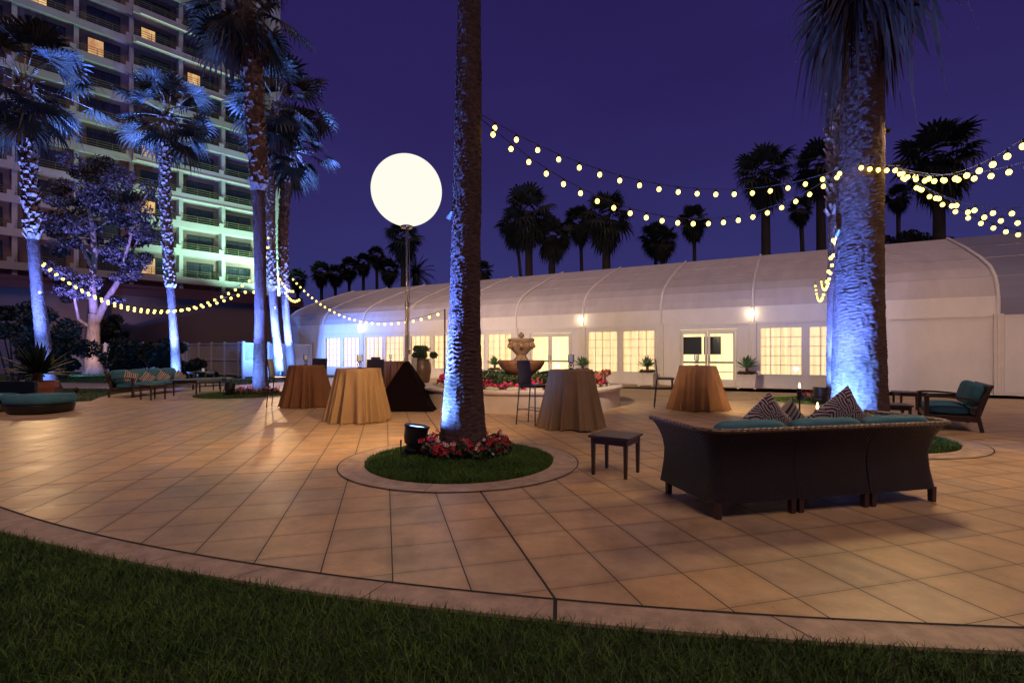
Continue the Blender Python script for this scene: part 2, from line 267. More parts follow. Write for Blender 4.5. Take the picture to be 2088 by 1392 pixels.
M = dict(
    patio=patio_mat(),
    curb=mat('kerb_concrete', (.42, .30, .22), rough=.6, var=.24, vscale=7, bump=.25, bscale=60),
    joint=mat('joint_sealant', (.02, .015, .015), rough=.9),
    gravel=mat('aggregate', (.42, .3, .17), rough=.85, var=.3, vscale=22, bump=.8, bscale=90),
    earth=mat('turf_soil', (.020, .03, .010), rough=.95, var=.4, vscale=9, bump=.6, bscale=70),
    blade=mat('grass_blade', (.10, .185, .032), rough=.6, col2=(.035, .09, .013), vscale=2.5, spec=.3, island=.45),
    path=mat('path_concrete', (.42, .33, .28), rough=.7, var=.1, vscale=3),
    hotelw=mat('hotel_wall_plaster', (.26, .16, .155), rough=.85, var=.06, vscale=.7, bump=.1, bscale=30),
    hotelb=mat('hotel_balcony_plaster', (.44, .42, .46), rough=.8, var=.07, vscale=.5, bump=.1, bscale=20),
    podium=mat('podium_plaster', (.17, .115, .13), rough=.85, var=.1, vscale=.3),
    maroon=mat('maroon_coping', (.10, .03, .035), rough=.7),
    bronze=mat('dark_window_frame', (.022, .018, .017), rough=.5),
    rail=mat('railing_paint', (.16, .14, .08), rough=.5),
    darkglass=mat('curtained_dark_glass', (.07, .075, .10), rough=.25, col2=(.035, .035, .05), vscale=1, stretch=(9, 9, .02), spec=.7),
    blackglass=mat('black_glass', (.04, .045, .05), rough=.1),
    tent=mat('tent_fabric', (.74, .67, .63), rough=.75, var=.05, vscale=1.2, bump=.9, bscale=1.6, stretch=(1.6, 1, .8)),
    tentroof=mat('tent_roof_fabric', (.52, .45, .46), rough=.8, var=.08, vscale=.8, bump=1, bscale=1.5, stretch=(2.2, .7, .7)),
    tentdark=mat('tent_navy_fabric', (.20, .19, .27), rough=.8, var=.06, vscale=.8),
    tentframe=mat('tent_frame_paint', (.72, .64, .56), rough=.5, var=.04, vscale=3),
    glass=glass_mat(),
    curtain=curtain_mat('lit_curtain', (1, .78, .43), (.80, .50, .22), 1.12),
    drape=curtain_mat('lit_white_drape', (1, .86, .48), (.95, .72, .32), 1.25, 5),
    litA=curtain_mat('lit_room_curtain', (1, .55, .18), (.25, .10, .03), .75, 1.1),
    litB=curtain_mat('lit_room_pale', (1, .66, .25), (.45, .18, .05), .95, .8),
    balloon=emis('balloon_glow', (1, .95, .83), 1.03),
    bulb=emis('bulb_glow', (1, .74, .11), 6.5),
    globe=emis('globe_glow', (1, .80, .50), 20),
    flame=emis('flame_glow', (1, .62, .22), 9),
    blue_lens=emis('blue_lamp_lens', (.35, .6, 1), 5),
    cove=emis('cove_strip_glow', (.62, .78, .62), .75),
    black=mat('black_metal', (.012, .012, .013), rough=.4, spec=.5),
    steel=mat('mast_steel', (.42, .36, .28), rough=.3, metal=.9),
    blackfab=mat('black_stretch_fabric', (.007, .003, .004), rough=1, spec=.1, var=.2, vscale=8, bump=.2, bscale=120),
    leather=mat('chair_vinyl', (.022, .018, .024), rough=.32, spec=.6),
    turq=mat('turquoise_cushion', (.045, .17, .22), rough=.85, var=.14, vscale=5, bump=.35, bscale=160),
    brownwood=mat('espresso_wood', (.050, .026, .018), rough=.4, var=.25, vscale=6, stretch=(1, 8, 1)),
    tabletop=mat('weathered_table_top', (.05, .032, .026), rough=.35, var=.3, vscale=8),
    wicker=wicker_mat('dark_wicker', (.026, .014, .018), (.002, .0015, .002), s=56),
    wickerrim=wicker_mat('wicker_rim', (.42, .24, .11), (.006, .004, .004), s=36, rough=.35),
    stripe=stripe_mat('striped_fabric', [(.55, .42, .27), (.05, .05, .12), (.55, .42, .27), (.2, .13, .12), (.58, .48, .36), (.04, .09, .2)], 2.4),
    leafprint=leafprint_mat(),
    terracotta=mat('terracotta', (.30, .105, .055), rough=.75, var=.2, vscale=7),
    bowl=mat('fountain_bowl_stain', (.15, .06, .033), rough=.6, var=.3, vscale=5),
    stone=mat('carved_stone', (.14, .08, .045), rough=.9, var=.28, vscale=9, bump=.6, bscale=40),
    planter=mat('planter_stucco', (.72, .62, .55), rough=.8, var=.08, vscale=3, bump=.15, bscale=40),
    rock=mat('pale_rock', (.55, .5, .36), rough=.9, var=.3, vscale=6, bump=.7, bscale=20),
    agave=mat('agave_leaf', (.11, .22, .085), rough=.5, var=.25, vscale=4, island=.3),
    agavedark=mat('dark_agave_leaf', (.012, .026, .016), rough=.7, spec=.2, var=.25, vscale=4, island=.3),
    leaf=mat('shrub_leaf', (.03, .055, .016), rough=.55, var=.35, vscale=3, island=.5),
    treeleaf=mat('tree_leaf', (.075, .07, .075), rough=.6, var=.35, vscale=1, island=.5),
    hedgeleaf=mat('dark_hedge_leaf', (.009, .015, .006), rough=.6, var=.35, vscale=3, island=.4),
    red=mat('red_petal', (.42, .012, .03), rough=.6, var=.4, vscale=30, island=.5),
    pink=mat('magenta_petal', (.60, .03, .16), rough=.6, var=.4, vscale=30, island=.5),
    white=mat('white_petal', (.7, .62, .55), rough=.6, var=.1, island=.2),
    rusty=mat('rusty_leaf', (.25, .06, .03), rough=.6, var=.3, island=.5),
    frond=mat('fan_frond', (.07, .055, .032), rough=.5, col2=(.022, .02, .013), vscale=1.5, island=.45, spec=.4),
    dead=mat('dead_frond', (.13, .065, .04), rough=.85, col2=(.04, .02, .015), vscale=2, island=.5),
    petiole=mat('leaf_stalk', (.34, .27, .17), rough=.5, var=.2),
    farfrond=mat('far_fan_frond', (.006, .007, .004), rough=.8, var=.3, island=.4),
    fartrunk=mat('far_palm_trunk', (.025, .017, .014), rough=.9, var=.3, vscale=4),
    trunk=mat('palm_bark', (.16, .10, .095), rough=.9, spec=.1, col2=(.055, .033, .03), vscale=5, stretch=(2.2, 2.2, 9), bump=.8, bscale=22),
    boots=mat('leaf_base_bark', (.30, .17, .11), rough=.8, col2=(.10, .045, .03), vscale=9, bump=.5, bscale=40, island=.45),
    bark=mat('smooth_pale_bark', (.46, .33, .235), rough=.8, col2=(.24, .16, .11), vscale=3, stretch=(2, 2, .7), bump=.7, bscale=9),
    cloth=mat('tan_tablecloth', (.36, .23, .12), rough=.85, var=.06, vscale=3, bump=.18, bscale=400, spec=.25),
    clothrust=mat('rust_tablecloth', (.19, .085, .042), rough=.8, var=.06, vscale=3, bump=.18, bscale=400, spec=.25),
    clothbrown=mat('brown_tablecloth', (.29, .195, .11), rough=.85, var=.06, vscale=3, bump=.18, bscale=400, spec=.25),
    wax=mat('candle_wax', (.75, .70, .62), rough=.5, emit=(1, .85, .7), estr=.12),
    hurricane=mat('frosted_glass', (.5, .5, .55), rough=.2, emit=(.9, .85, .9), estr=.10),
    lattice=mat('lattice_paint', (.50, .45, .48), rough=.6),
    latticeback=mat('fence_panel_paint', (.40, .34, .29), rough=.8, var=.08, vscale=2),
    jar=mat('glazed_jar', (.11, .06, .035), rough=.35, var=.2, vscale=4),
    straw=mat('hanging_straw', (.5, .38, .2), rough=.8, island=.4, var=.2),
    fixture=mat('white_fixture', (.12, .12, .13), rough=.4),
    soil=mat('bed_soil', (.06, .04, .025), rough=.95, var=.3, vscale=12, bump=.8, bscale=50),
)

rng = np.random.default_rng(7)
rnd = random.Random(11)

# ================================================================== SETTING
def sheet(name, poly, z, m, kind='structure', thick=0):
    me = MB()
    n = len(poly)
    me.add([(x, y, z) for x, y in poly], [tuple(range(n))])
    o = me.build(name, m); tag(o, kind=kind); return o

g = sheet('ground', [(-500, -60), (500, -60), (500, 900), (-500, 900)], -.012, M['earth'])

def circ3(p, q, r_):
    (ax, ay), (bx, by), (cx, cy_) = p, q, r_
    d = 2 * (ax * (by - cy_) + bx * (cy_ - ay) + cx * (ay - by))
    ux = ((ax * ax + ay * ay) * (by - cy_) + (bx * bx + by * by) * (cy_ - ay) + (cx * cx + cy_ * cy_) * (ay - by)) / d
    uy = ((ax * ax + ay * ay) * (cx - bx) + (bx * bx + by * by) * (ax - cx) + (cx * cx + cy_ * cy_) * (bx - ax)) / d
    return ux, uy, math.hypot(ax - ux, ay - uy)
pin = [G(0, 1034), G(295, 1111), G(527, 1152), G(804, 1191), G(1133, 1221), G(1503, 1251), G(1885, 1273), G(2088, 1281)]
pout = [G(0, 1083), G(263, 1145), G(527, 1190), G(790, 1227), G(1128, 1267), G(1526, 1298), G(2088, 1330)]
c1 = np.polyfit([p[0] for p in pin], [p[1] for p in pin], 3); c2 = np.polyfit([p[0] for p in pout], [p[1] for p in pout], 3)
def ext(c, x):
    x0, x1 = -4.6, 2.7
    if x < x0: return np.polyval(c, x0) + np.polyval(np.polyder(c), x0) * (x - x0)
    if x > x1: return np.polyval(c, x1) + np.polyval(np.polyder(c), x1) * (x - x1)
    return np.polyval(c, x)
xs = np.linspace(-14, 12, 140)
inner = [(x, float(ext(c1, x))) for x in xs]; outer = [(x, float(ext(c2, x))) for x in xs]
edgeL = [(-9.6, 31.5), (-10.6, 28), (-11, 24.5), (-11.9, 22), (-12.8, 20.5), (-13.9, 19.4), (-13.6, 17), (-13.1, 15.6), (-12.2, 14.2), (-13.6, 13.2), (-18, 13.0), (-30, 12.0), (-30, 10.5)]
sheet('patio', inner + [(34, 2.0), (34, 14.2), (30, 20), (5, 22.2), (-9.6, 31.5)] + edgeL[1:], 0.0, M['patio'])
gs = sheet('gravel_strip', [(3.1, 14.25), (8.6, 14.35), (16, 15.0), (34, 15.0), (34, 6.5), (35, 6.5), (16.4, 16.6), (-2, 27), (1.0, 21), (2.9, 16.6)], .004, M['gravel'])
# border band as a solid kerb flush with the patio
mb = MB()
for i in range(len(xs)):
    mb.v += [(inner[i][0], inner[i][1] - .012, .006), (outer[i][0], outer[i][1], .006), (outer[i][0], outer[i][1], -.05)]
for i in range(len(xs) - 1):
    a = i * 3; mb.f += [(a, a + 1, a + 4, a + 3), (a + 1, a + 2, a + 5, a + 4)]
tag(mb.build('border_paving', M['curb']), kind='structure')
mb = MB()
for i in range(len(xs)):
    mb.v += [(inner[i][0], inner[i][1] + .006, .0085), (inner[i][0], inner[i][1] - .014, .0085)]
for i in range(len(xs) - 1):
    a = i * 2; mb.f += [(a, a + 1, a + 3, a + 2)]
for px, slope in ((263, .9), (500, .45), (783, .35), (1128, -.02), (1515, -.45), (1960, -.7)):      # cross joints
    x = G(px, 1200)[0] * 1.0
    yi = ext(c1, x) - .01; yo = ext(c2, x); k = .55 if px < 1100 else -.2
    wj = .011 if px == 1128 else .003
    dx = {263: -.22, 500: -.2, 783: -.1, 1128: -.02, 1515: .1, 1960: .2}[px]
    mb.add([(x - wj, yi, .009), (x + wj, yi, .009), (x + wj + dx, yo, .009), (x - wj + dx, yo, .009)], [(0, 1, 2, 3)])
tag(mb.build('paving_joints', M['joint']), kind='structure')
sheet('garden_path', [(-13.9, 19.3), (-13.4, 20.6), (-13.0, 22.6), (-18, 22.9), (-45, 26.5), (-45, 21), (-20, 19.5)], .003, M['path'])
tag(sheet('path_far', [(-16, 26), (-12, 26.5), (-12.2, 27.2), (-16.3, 27)], .002, M['path']), kind='structure')

def blades(name, P, hgt, wid, m=None, parent=None, lean=.5, seed=1):
    r_ = np.random.default_rng(seed); n = len(P)
    a = r_.uniform(0, 2 * np.pi, n); h = hgt * r_.uniform(.55, 1.25, n); ww = wid * r_.uniform(.6, 1.2, n)
    ld = r_.uniform(0, 2 * np.pi, n); ll = h * lean * r_.uniform(.2, 1.3, n)
    s = np.stack([np.cos(a), np.sin(a), 0 * a], 1) * ww[:, None] / 2; L = np.stack([np.cos(ld), np.sin(ld), 0 * a], 1) * ll[:, None]
    up = np.array([0, 0, 1.0])
    v0 = P - s; v1 = P + s; mid = P + L * .35 + up * (h * .6)[:, None]; v2 = mid + s * .7; v3 = mid - s * .7; v4 = P + L + up * h[:, None]
    V = np.stack([v0, v1, v2, v3, v4], 1).reshape(-1, 3); b = (np.arange(n) * 5)[:, None]
    F = np.concatenate([b + np.array([0, 1, 2]), b + np.array([0, 2, 3]), b + np.array([3, 2, 4])], 0)
    return np_mesh(name, V, F, m or M['blade'], parent)

# foreground lawn
def lawn_pts(n, x0, x1, y0):
    x = rng.uniform(x0, x1, n); c = np.array([ext(c2, q) for q in x]); y = c - (c - y0) * rng.uniform(0, 1, n) ** 1.0
    return x, y, c
x = rng.uniform(-5.4, 3.2, 210000); yo = np.interp(x, xs, [q[1] for q in outer]); y = rng.uniform(1.75, 4.7, 210000)
k = (y < yo + .012 * rng.standard_normal(len(y)) - .004) & (np.abs(x) < y * 1.13 + .15); x = x[k]; y = y[k]
cl = np.sin(x * 9 + 3 * np.sin(y * 7)) * np.cos(y * 11 + 2 * np.sin(x * 5))
k = rng.uniform(0, 1, len(x)) < .78 + .22 * cl; x = x[k]; y = y[k]
tag(blades('lawn_grass', np.stack([x, y, 0 * x - .012], 1), .048, .0055, lean=1.1, seed=3), 'short green lawn in the foreground', 'grass', kind='stuff')
# far left lawn
n = 42000; x = rng.uniform(-30, -8.5, n); y = rng.uniform(13, 34, n)
def inpoly(x, y, poly):
    c = np.zeros(len(x), bool); j = len(poly) - 1
    for i in range(len(poly)):
        xi, yi = poly[i]; xj, yj = poly[j]
        c ^= ((yi > y) != (yj > y)) & (x < (xj - xi) * (y - yi) / (yj - yi + 1e-9) + xi); j = i
    return c
lawnL = [(-10.2, 33)] + edgeL[1:11] + [(-30, 13), (-30, 34)]
pathp = [(-13.9, 19.3), (-13.4, 20.6), (-13.0, 22.6), (-18, 22.9), (-45, 26.5), (-45, 21), (-20, 19.5)]
k = inpoly(x, y, lawnL) & ~inpoly(x, y, pathp); x = x[k]; y = y[k]
tag(blades('side_lawn_grass', np.stack([x, y, 0 * x - .01], 1), .06, .02, lean=.9, seed=5), 'green lawn behind the corner sofa', 'grass', kind='stuff')

# round tree beds
def bed(c, ro, ri, nb, seed, lab):
    mb = MB(); n = 96
    for r_, z in ((ro, .007), (ri, .007), (ri, -.02)):
        mb.v += [(c[0] + r_ * math.cos(2 * math.pi * k / n), c[1] + r_ * math.sin(2 * math.pi * k / n), z) for k in range(n)]
    for j in (0, 1):
        for k in range(n): mb.f.append((j * n + k, j * n + (k + 1) % n, (j + 1) * n + (k + 1) % n, (j + 1) * n + k))
    tag(mb.build('kerb_ring', M['curb']), kind='structure')
    mb = MB()
    for r_ in (ro + .012, ro - .002): mb.v += [(c[0] + r_ * math.cos(2 * math.pi * k / n), c[1] + r_ * math.sin(2 * math.pi * k / n), .0095) for k in range(n)]
    for k in range(n): mb.f.append((k, (k + 1) % n, n + (k + 1) % n, n + k))
    for a in (R(186), R(262), R(310), R(20), R(80), R(135)):
        d = Vector((math.cos(a), math.sin(a), 0)); s = Vector((-d.y, d.x, 0)) * .003
        C = Vector((c[0], c[1], .0105)); mb.add([C + d * ri + s, C + d * ro + s, C + d * ro - s, C + d * ri - s], [(0, 1, 2, 3)])
    tag(mb.build('kerb_joint', M['joint']), kind='structure')
    mb = MB().lathe([(ri, .006), (ri * .6, .03), (ri * .3, .045), (.001, .05)], 48, (c[0], c[1], 0)); tag(mb.build('bed_soil', M['earth'], smooth=180), kind='structure')
    rr = ri * np.sqrt(rng.uniform(0, 1, nb)); a = rng.uniform(0, 2 * np.pi, nb); z = np.interp(rr, [0, ri * .3, ri * .6, ri], [.05, .045, .03, .006])
    rr = np.minimum(rr + .0, ri + .01)
    tag(blades('bed_grass', np.stack([c[0] + rr * np.cos(a), c[1] + rr * np.sin(a), z], 1), .05, .0075 if nb > 20000 else .012, lean=.8, seed=seed), lab, 'grass', kind='stuff')
BC = (-.66, 6.30); BR = (5.55, 8.0); BL = (-8.95, 16.3); BB = (8.9, 14.2)
bed(BC, 1.49, 1.18, 42000, 21, 'round bed of grass at the middle palm')
bed(BR, 1.65, 1.32, 24000, 22, 'round bed of grass behind the wicker sofa')
bed(BL, 1.75, 1.4, 10000, 23, 'round bed of grass at the leaning palm cluster')
bed(BB, 1.6, 1.25, 9000, 24, 'round bed of grass at the far right palm')

# ================================================================== PALMS
def vnoise(u, v, nu, seed):
    r_ = np.random.default_rng(seed); nv = int(v.max()) + 3; g_ = r_.uniform(-1, 1, (nu, nv))
    iu = np.floor(u).astype(int); iv = np.floor(v).astype(int); fu = u - iu; fv = v - iv; fu = fu * fu * (3 - 2 * fu); fv = fv * fv * (3 - 2 * fv)
    a = g_[iu % nu, iv]; b = g_[(iu + 1) % nu, iv]; c = g_[iu % nu, iv + 1]; d = g_[(iu + 1) % nu, iv + 1]
    return (a * (1 - fu) + b * fu) * (1 - fv) + (c * (1 - fu) + d * fu) * fv

def curve_at(pts, z):
    zs = [p[2] for p in pts]; return np.interp(z, zs, [p[0] for p in pts]), np.interp(z, zs, [p[1] for p in pts])
def smooth_axis(pts, z):
    zs = np.array([p[2] for p in pts]); c = [np.polyfit(zs, [p[i] for p in pts], min(3, len(pts) - 1)) for i in (0, 1)]
    return np.polyval(c[0], z), np.polyval(c[1], z)

def trunk_mesh(name, pts, rads, parent, seed, nz=None, na=64, amp=.012, ringf=19, fib=.006, m=None):
    z0, z1 = pts[0][2], pts[-1][2]; nz = nz or int((z1 - z0) / .016)
    z = np.linspace(z0, z1, nz); th = np.arange(na) / na
    Z, T = np.meshgrid(z, th, indexing='ij')
    zz = Z - z0
    r_ = np.interp(Z, [q[0] for q in rads], [q[1] for q in rads])
    wav = vnoise(T * 8, zz * 2.0, 8, seed) * .7 + vnoise(T * 32, zz * 5, 32, seed + 1) * .55
    ph = zz * ringf + wav * 1.2; saw = np.abs((ph - np.floor(ph)) * 2 - 1)
    fade = np.clip(.35 + vnoise(T * 5, zz * .8, 5, seed + 2), .15, 1)
    d = amp * (saw ** 2) * fade * 1.5 + fib * vnoise(T * 48, zz * 9, 48, seed + 3) + fib * .8 * vnoise(T * 64, zz * 34, 64, seed + 4) + .006 * vnoise(T * 6, zz * .7, 6, seed + 5) * (r_ / .3)
    r_ = r_ + d
    cx, cy_ = smooth_axis(pts, z)
    X = cx[:, None] + r_ * np.cos(T * 2 * np.pi); Yv = cy_[:, None] + r_ * np.sin(T * 2 * np.pi)
    V = np.stack([X, Yv, Z], 2).reshape(-1, 3)
    i = np.arange(nz - 1)[:, None] * na; k = np.arange(na)[None, :]; k2 = (k + 1) % na
    F = np.stack([i + k, i + k2, i + na + k2, i + na + k], 2).reshape(-1, 4)
    return np_mesh(name, V, F, m or M['trunk'], parent, smooth=True)

def boots_mesh(name, pts, rads, z0, z1, parent, seed, rowstep=.085, n=11, size=.13, out=.05):
    r_ = random.Random(seed); V = []; F = []; z = z0; row = 0
    while z < z1:
        cx, cy_ = smooth_axis(pts, z); rr = np.interp(z, [q[0] for q in rads], [q[1] for q in rads])
        for k in range(n):
            if r_.random() < .08: continue
            a = (k + .5 * (row % 2) + r_.uniform(-.18, .18)) / n * 2 * math.pi
            d = Vector((math.cos(a), math.sin(a), 0)); s = Vector((-d.y, d.x, 0)); C = Vector((cx, cy_, z + r_.uniform(-.02, .02)))
            w_ = size * r_.uniform(.7, 1.15) * .62; h_ = size * r_.uniform(.8, 1.4); o = out * r_.uniform(.5, 1.5); tw = r_.uniform(-.25, .25)
            b = len(V); up = Vector((0, 0, 1)) + s * tw
            V += [C + d * (rr - .01) - s * w_, C + d * (rr - .01) + s * w_, C + d * (rr + o) + s * w_ * .55 + up * h_, C + d * (rr + o) - s * w_ * .55 + up * h_,
                  C + d * (rr + .012) + s * 0, C + d * (rr + o + .022) + up * h_ * .96, C + d * (rr - .01) + up * h_ * .7]
            F += [(b, b + 4, b + 5), (b, b + 5, b + 3), (b + 4, b + 1, b + 2), (b + 4, b + 2, b + 5), (b + 3, b + 5, b + 6), (b + 5, b + 2, b + 6)]
        z += rowstep; row += 1
    return np_mesh(name, np.array([tuple(q) for q in V]), np.array(F), M['boots'], parent)

def frond(V, F, PV, PF, o, az, el, plen, fr, nb, rg, droop=.5, open_=115):
    """fan leaf: stalk then folded fan of blades with hanging tips"""
    d = Vector((math.cos(az) * math.cos(el), math.sin(az) * math.cos(el), math.sin(el))); p = Vector(o); pts = [p.copy()]; ns = 4
    for i in range(ns):
        d = (d + Vector((0, 0, -droop * .16))).normalized(); p = p + d * plen / ns; pts.append(p.copy())
    side = d.cross(Vector((0, 0, 1)))
    side = side.normalized() if side.length > .05 else Vector((-math.sin(az), math.cos(az), 0))
    roll = rg.uniform(-.5, .5); nrm = side.cross(d).normalized()
    side = (side * math.cos(roll) + nrm * math.sin(roll)).normalized(); nrm = side.cross(d).normalized()
    if PV is not None:
        w0 = .022
        for i in range(ns):
            b = len(PV); wa = w0 * (1 - i / ns * .6); wb = w0 * (1 - (i + 1) / ns * .6)
            PV += [pts[i] - side * wa, pts[i] + side * wa, pts[i + 1] + side * wb, pts[i + 1] - side * wb, pts[i] - nrm * wa, pts[i + 1] - nrm * wb]
            PF += [(b, b + 1, b + 2, b + 3), (b, b + 3, b + 5, b + 4), (b + 1, b + 4, b + 5, b + 2)]
    P = pts[-1]; fold = rg.uniform(.1, .45); prev = None
    for k in range(nb):
        u = (k + .5) / nb * 2 - 1; u2a = k / nb * 2 - 1; u2b = (k + 1) / nb * 2 - 1
        def dirn(q): 
            a = q * R(open_); return (d * math.cos(a) + side * math.sin(a) - nrm * fold * abs(math.sin(a)) * .6).normalized()
        L = fr * (1 - .22 * u * u) * rg.uniform(.88, 1.06); m_ = .52
        a0 = dirn(u2a) * L * m_; a1 = dirn(u2b) * L * m_; c = dirn(u)
        mid = P + c * L * m_ + nrm * .018
        tip = P + c * L * rg.uniform(.82, .98) + Vector((0, 0, -1)) * L * rg.uniform(.06, .34) * droop * 1.4
        q = P + c * L * .76 + Vector((0, 0, -.07 * L * droop))
        b = len(V); sw = (a1 - a0) * .26
        V += [P, P + a0, P + a1, mid, q - sw, q + sw, tip]
        F += [(b, b + 1, b + 3), (b, b + 3, b + 2), (b + 1, b + 4, b + 3), (b + 3, b + 5, b + 2), (b + 3, b + 4, b + 5), (b + 4, b + 6, b + 5)]

def crown_mesh(seed, n, plen, fr, nb, elmin=-35, elmax=85, stalks=True, droop=.55, skew=1.0, sides=None):
    rg = random.Random(seed); V, F, PV, PF = [], [], [] if stalks else None, []
    for i in range(n):
        az = i * 2.39996 + rg.uniform(-.25, .25); t_ = ((i + .5) / n) ** skew
        if sides: az = R(rg.uniform(*sides[i % len(sides)]))
        el = R(elmax + (elmin - elmax) * t_ + rg.uniform(-9, 9))
        frond(V, F, PV, PF, (0, 0, -.35 * t_), az, el, plen * rg.uniform(.7, 1.15) * (1.15 if 10 < math.degrees(el) < 60 else .95), fr * rg.uniform(.8, 1.15), nb, rg, droop=droop + .5 * t_)
    return V, F, PV, PF
def tri_np(V): return np.array([tuple(q) for q in V])

def hero_palm(name, pts, rads, label, seed, crown=None, boots=None, dead=None, amp=.012, na=64, scar=True, nz=None):
    root = empty(name, (0, 0, 0)); tag(root, label, 'palm tree', 'palm trees around the patio'); root.location = (pts[0][0], pts[0][1], 0)
    off = Vector((-pts[0][0], -pts[0][1], 0)); lp = [(p[0] + off.x, p[1] + off.y, p[2]) for p in pts]
    tr = trunk_mesh('trunk', lp, rads, root, seed, na=na, amp=amp, nz=nz)
    top = Vector(lp[-1])
    if boots: boots_mesh('leaf_bases', lp, rads, boots[0], boots[1], root, seed, **(boots[2] if len(boots) > 2 else {}))
    if crown:
        V, F, PV, PF = crown_mesh(seed + 3, **crown); c = np_mesh('crown', tri_np(V), F, M['frond'], root); c.location = top
        s = np_mesh('leaf_stalks', tri_np(PV), PF, M['petiole'], root); s.location = top
    if dead:
        drop = dead.pop('drop', .3); V, F, PV, PF = crown_mesh(seed + 9, **dead); c = np_mesh('dead_fronds', tri_np(V), F, M['dead'], root); c.location = top + Vector((0, 0, -drop))
    return root

TC = (-.66, 6.65)
pc = [(-.66, 6.65, 0), (-.67, 6.7, 1.8), (-.60, 6.75, 3.4), (-.60, 6.8, 6.2), (-.5, 6.9, 11)]
hero_palm('palm_tree', pc, [(0, .37), (.12, .325), (.5, .285), (.9, .26), (1.5, .222), (2, .208), (3, .20), (5, .17), (7, .145), (11, .13)],
          'tall palm in the round grass bed with one side of its trunk lit blue', 101, crown=dict(n=34, plen=1.2, fr=1.1, nb=18), na=110, amp=.015)
pr = [(5.66, 7.95, 0), (5.60, 7.95, 2.2), (5.68, 7.95, 4.5), (5.72, 7.95, 7.3), (5.72, 7.95, 11.5)]
hero_palm('palm_tree', pr, [(0, .44), (.25, .40), (.8, .375), (2, .345), (3.5, .32), (5, .30), (6.3, .28), (11.5, .25)],
          'thickest palm trunk behind the wicker sofa with dry fronds hanging at its top', 202, crown=dict(n=36, plen=1.5, fr=1.3, nb=22, elmin=-10),
          dead=dict(n=19, drop=3.1, plen=.8, fr=1.45, nb=24, elmin=-86, elmax=-66, droop=1.5, sides=[(160, 200), (-12, 30), (50, 120)]), na=150, amp=.0075)
hero_palm('palm_tree', [(9.05, 13.6, 0), (9.0, 13.6, 4), (9.02, 13.6, 8), (9.1, 13.6, 15)], [(0, .34), (.5, .27), (4, .20), (15, .17)],
          'slender palm half hidden behind the thickest trunk, shaggy leaf bases showing', 303, boots=(5.2, 14.6, dict(n=8, size=.17, out=.09, rowstep=.13)),
          crown=dict(n=34, plen=1.3, fr=1.2, nb=18))
def PP(l): return [tuple(at(*q)) for q in l]
# left palms (pixel x, pixel y, depth)
def lean(base, *q):
    x0, y0 = base; return [(x0, y0, 0)] + [tuple(at(*k)) for k in q]
pl = lean(G(104, 798), (88, 690, 17.9), (67, 490, 17.9), (58, 330, 17.9), (48, 165, 17.8))
hero_palm('palm_tree', pl, [(0, .36), (.3, .28), (1, .225), (4, .165), (12, .16)], 'leaning blue lit palm beside the terracotta pot', 404,
          boots=(5.55, 11.2, dict(n=8, size=.21, out=.09, rowstep=.13)), crown=dict(n=34, plen=1.5, fr=1.2, nb=20, elmin=-58), dead=dict(n=12, plen=.9, fr=1.1, nb=14, elmin=-85, elmax=-60, droop=1.3), amp=.016)
pm = lean((-14.35, 21), (350, 620, 21), (338, 430, 21), (336, 300, 21), (343, 232, 21))
hero_palm('palm_tree', pm, [(0, .24), (.4, .19), (3, .145), (12, .17)], 'blue lit palm rising behind the long corner sofa', 505,
          boots=(4.2, 11.5, dict(n=9, size=.17, out=.06, rowstep=.11)), crown=dict(n=36, plen=1.3, fr=.98, nb=18, elmin=-50), amp=.016)
p5 = lean((-8.72, 17.0), (530, 650, 17.0), (528, 480, 17.0), (528, 300, 17.0), (505, 130, 17.0), (497, 0, 17))
hero_palm('palm_tree', p5, [(0, .29), (.4, .23), (2.5, .185), (6.5, .185), (9, .20), (14, .19)], 'tallest palm of the cluster, trunk amber above and blue below', 606,
          boots=(7.0, 13.4, dict(n=9, size=.25, out=.12, rowstep=.14)), crown=dict(n=32, plen=1.3, fr=1.15, nb=20, elmin=-40), dead=dict(n=22, plen=.8, fr=1.2, nb=14, elmin=-88, elmax=-45, droop=1.4), amp=.016)
p6 = lean(G(571, 770), (559, 640, 27), (552, 480, 27), (553, 330, 27), (566, 215, 27))
hero_palm('palm_tree', p6, [(0, .32), (.4, .26), (3, .20), (16, .22)], 'middle palm of the cluster with blue trunk and broad crown', 707,
          boots=(4.8, 15.0, dict(n=9, size=.2, out=.06, rowstep=.13)), crown=dict(n=42, plen=1.75, fr=1.3, nb=18, elmin=-58), dead=dict(n=12, plen=1.1, fr=1.3, nb=14, elmin=-85, elmax=-55, droop=1.3), amp=.018)
p7 = lean(G(596, 768), (584, 640, 28), (577, 480, 28), (582, 400, 28), (598, 300, 28))
hero_palm('palm_tree', p7, [(0, .32), (.4, .25), (3, .20), (14, .23)], 'palm of the cluster nearest the tent with blue trunk', 808,
          boots=(4.8, 12.6, dict(n=9, size=.2, out=.07, rowstep=.13)), crown=dict(n=34, plen=1.5, fr=1.15, nb=18, elmin=-55), amp=.018)

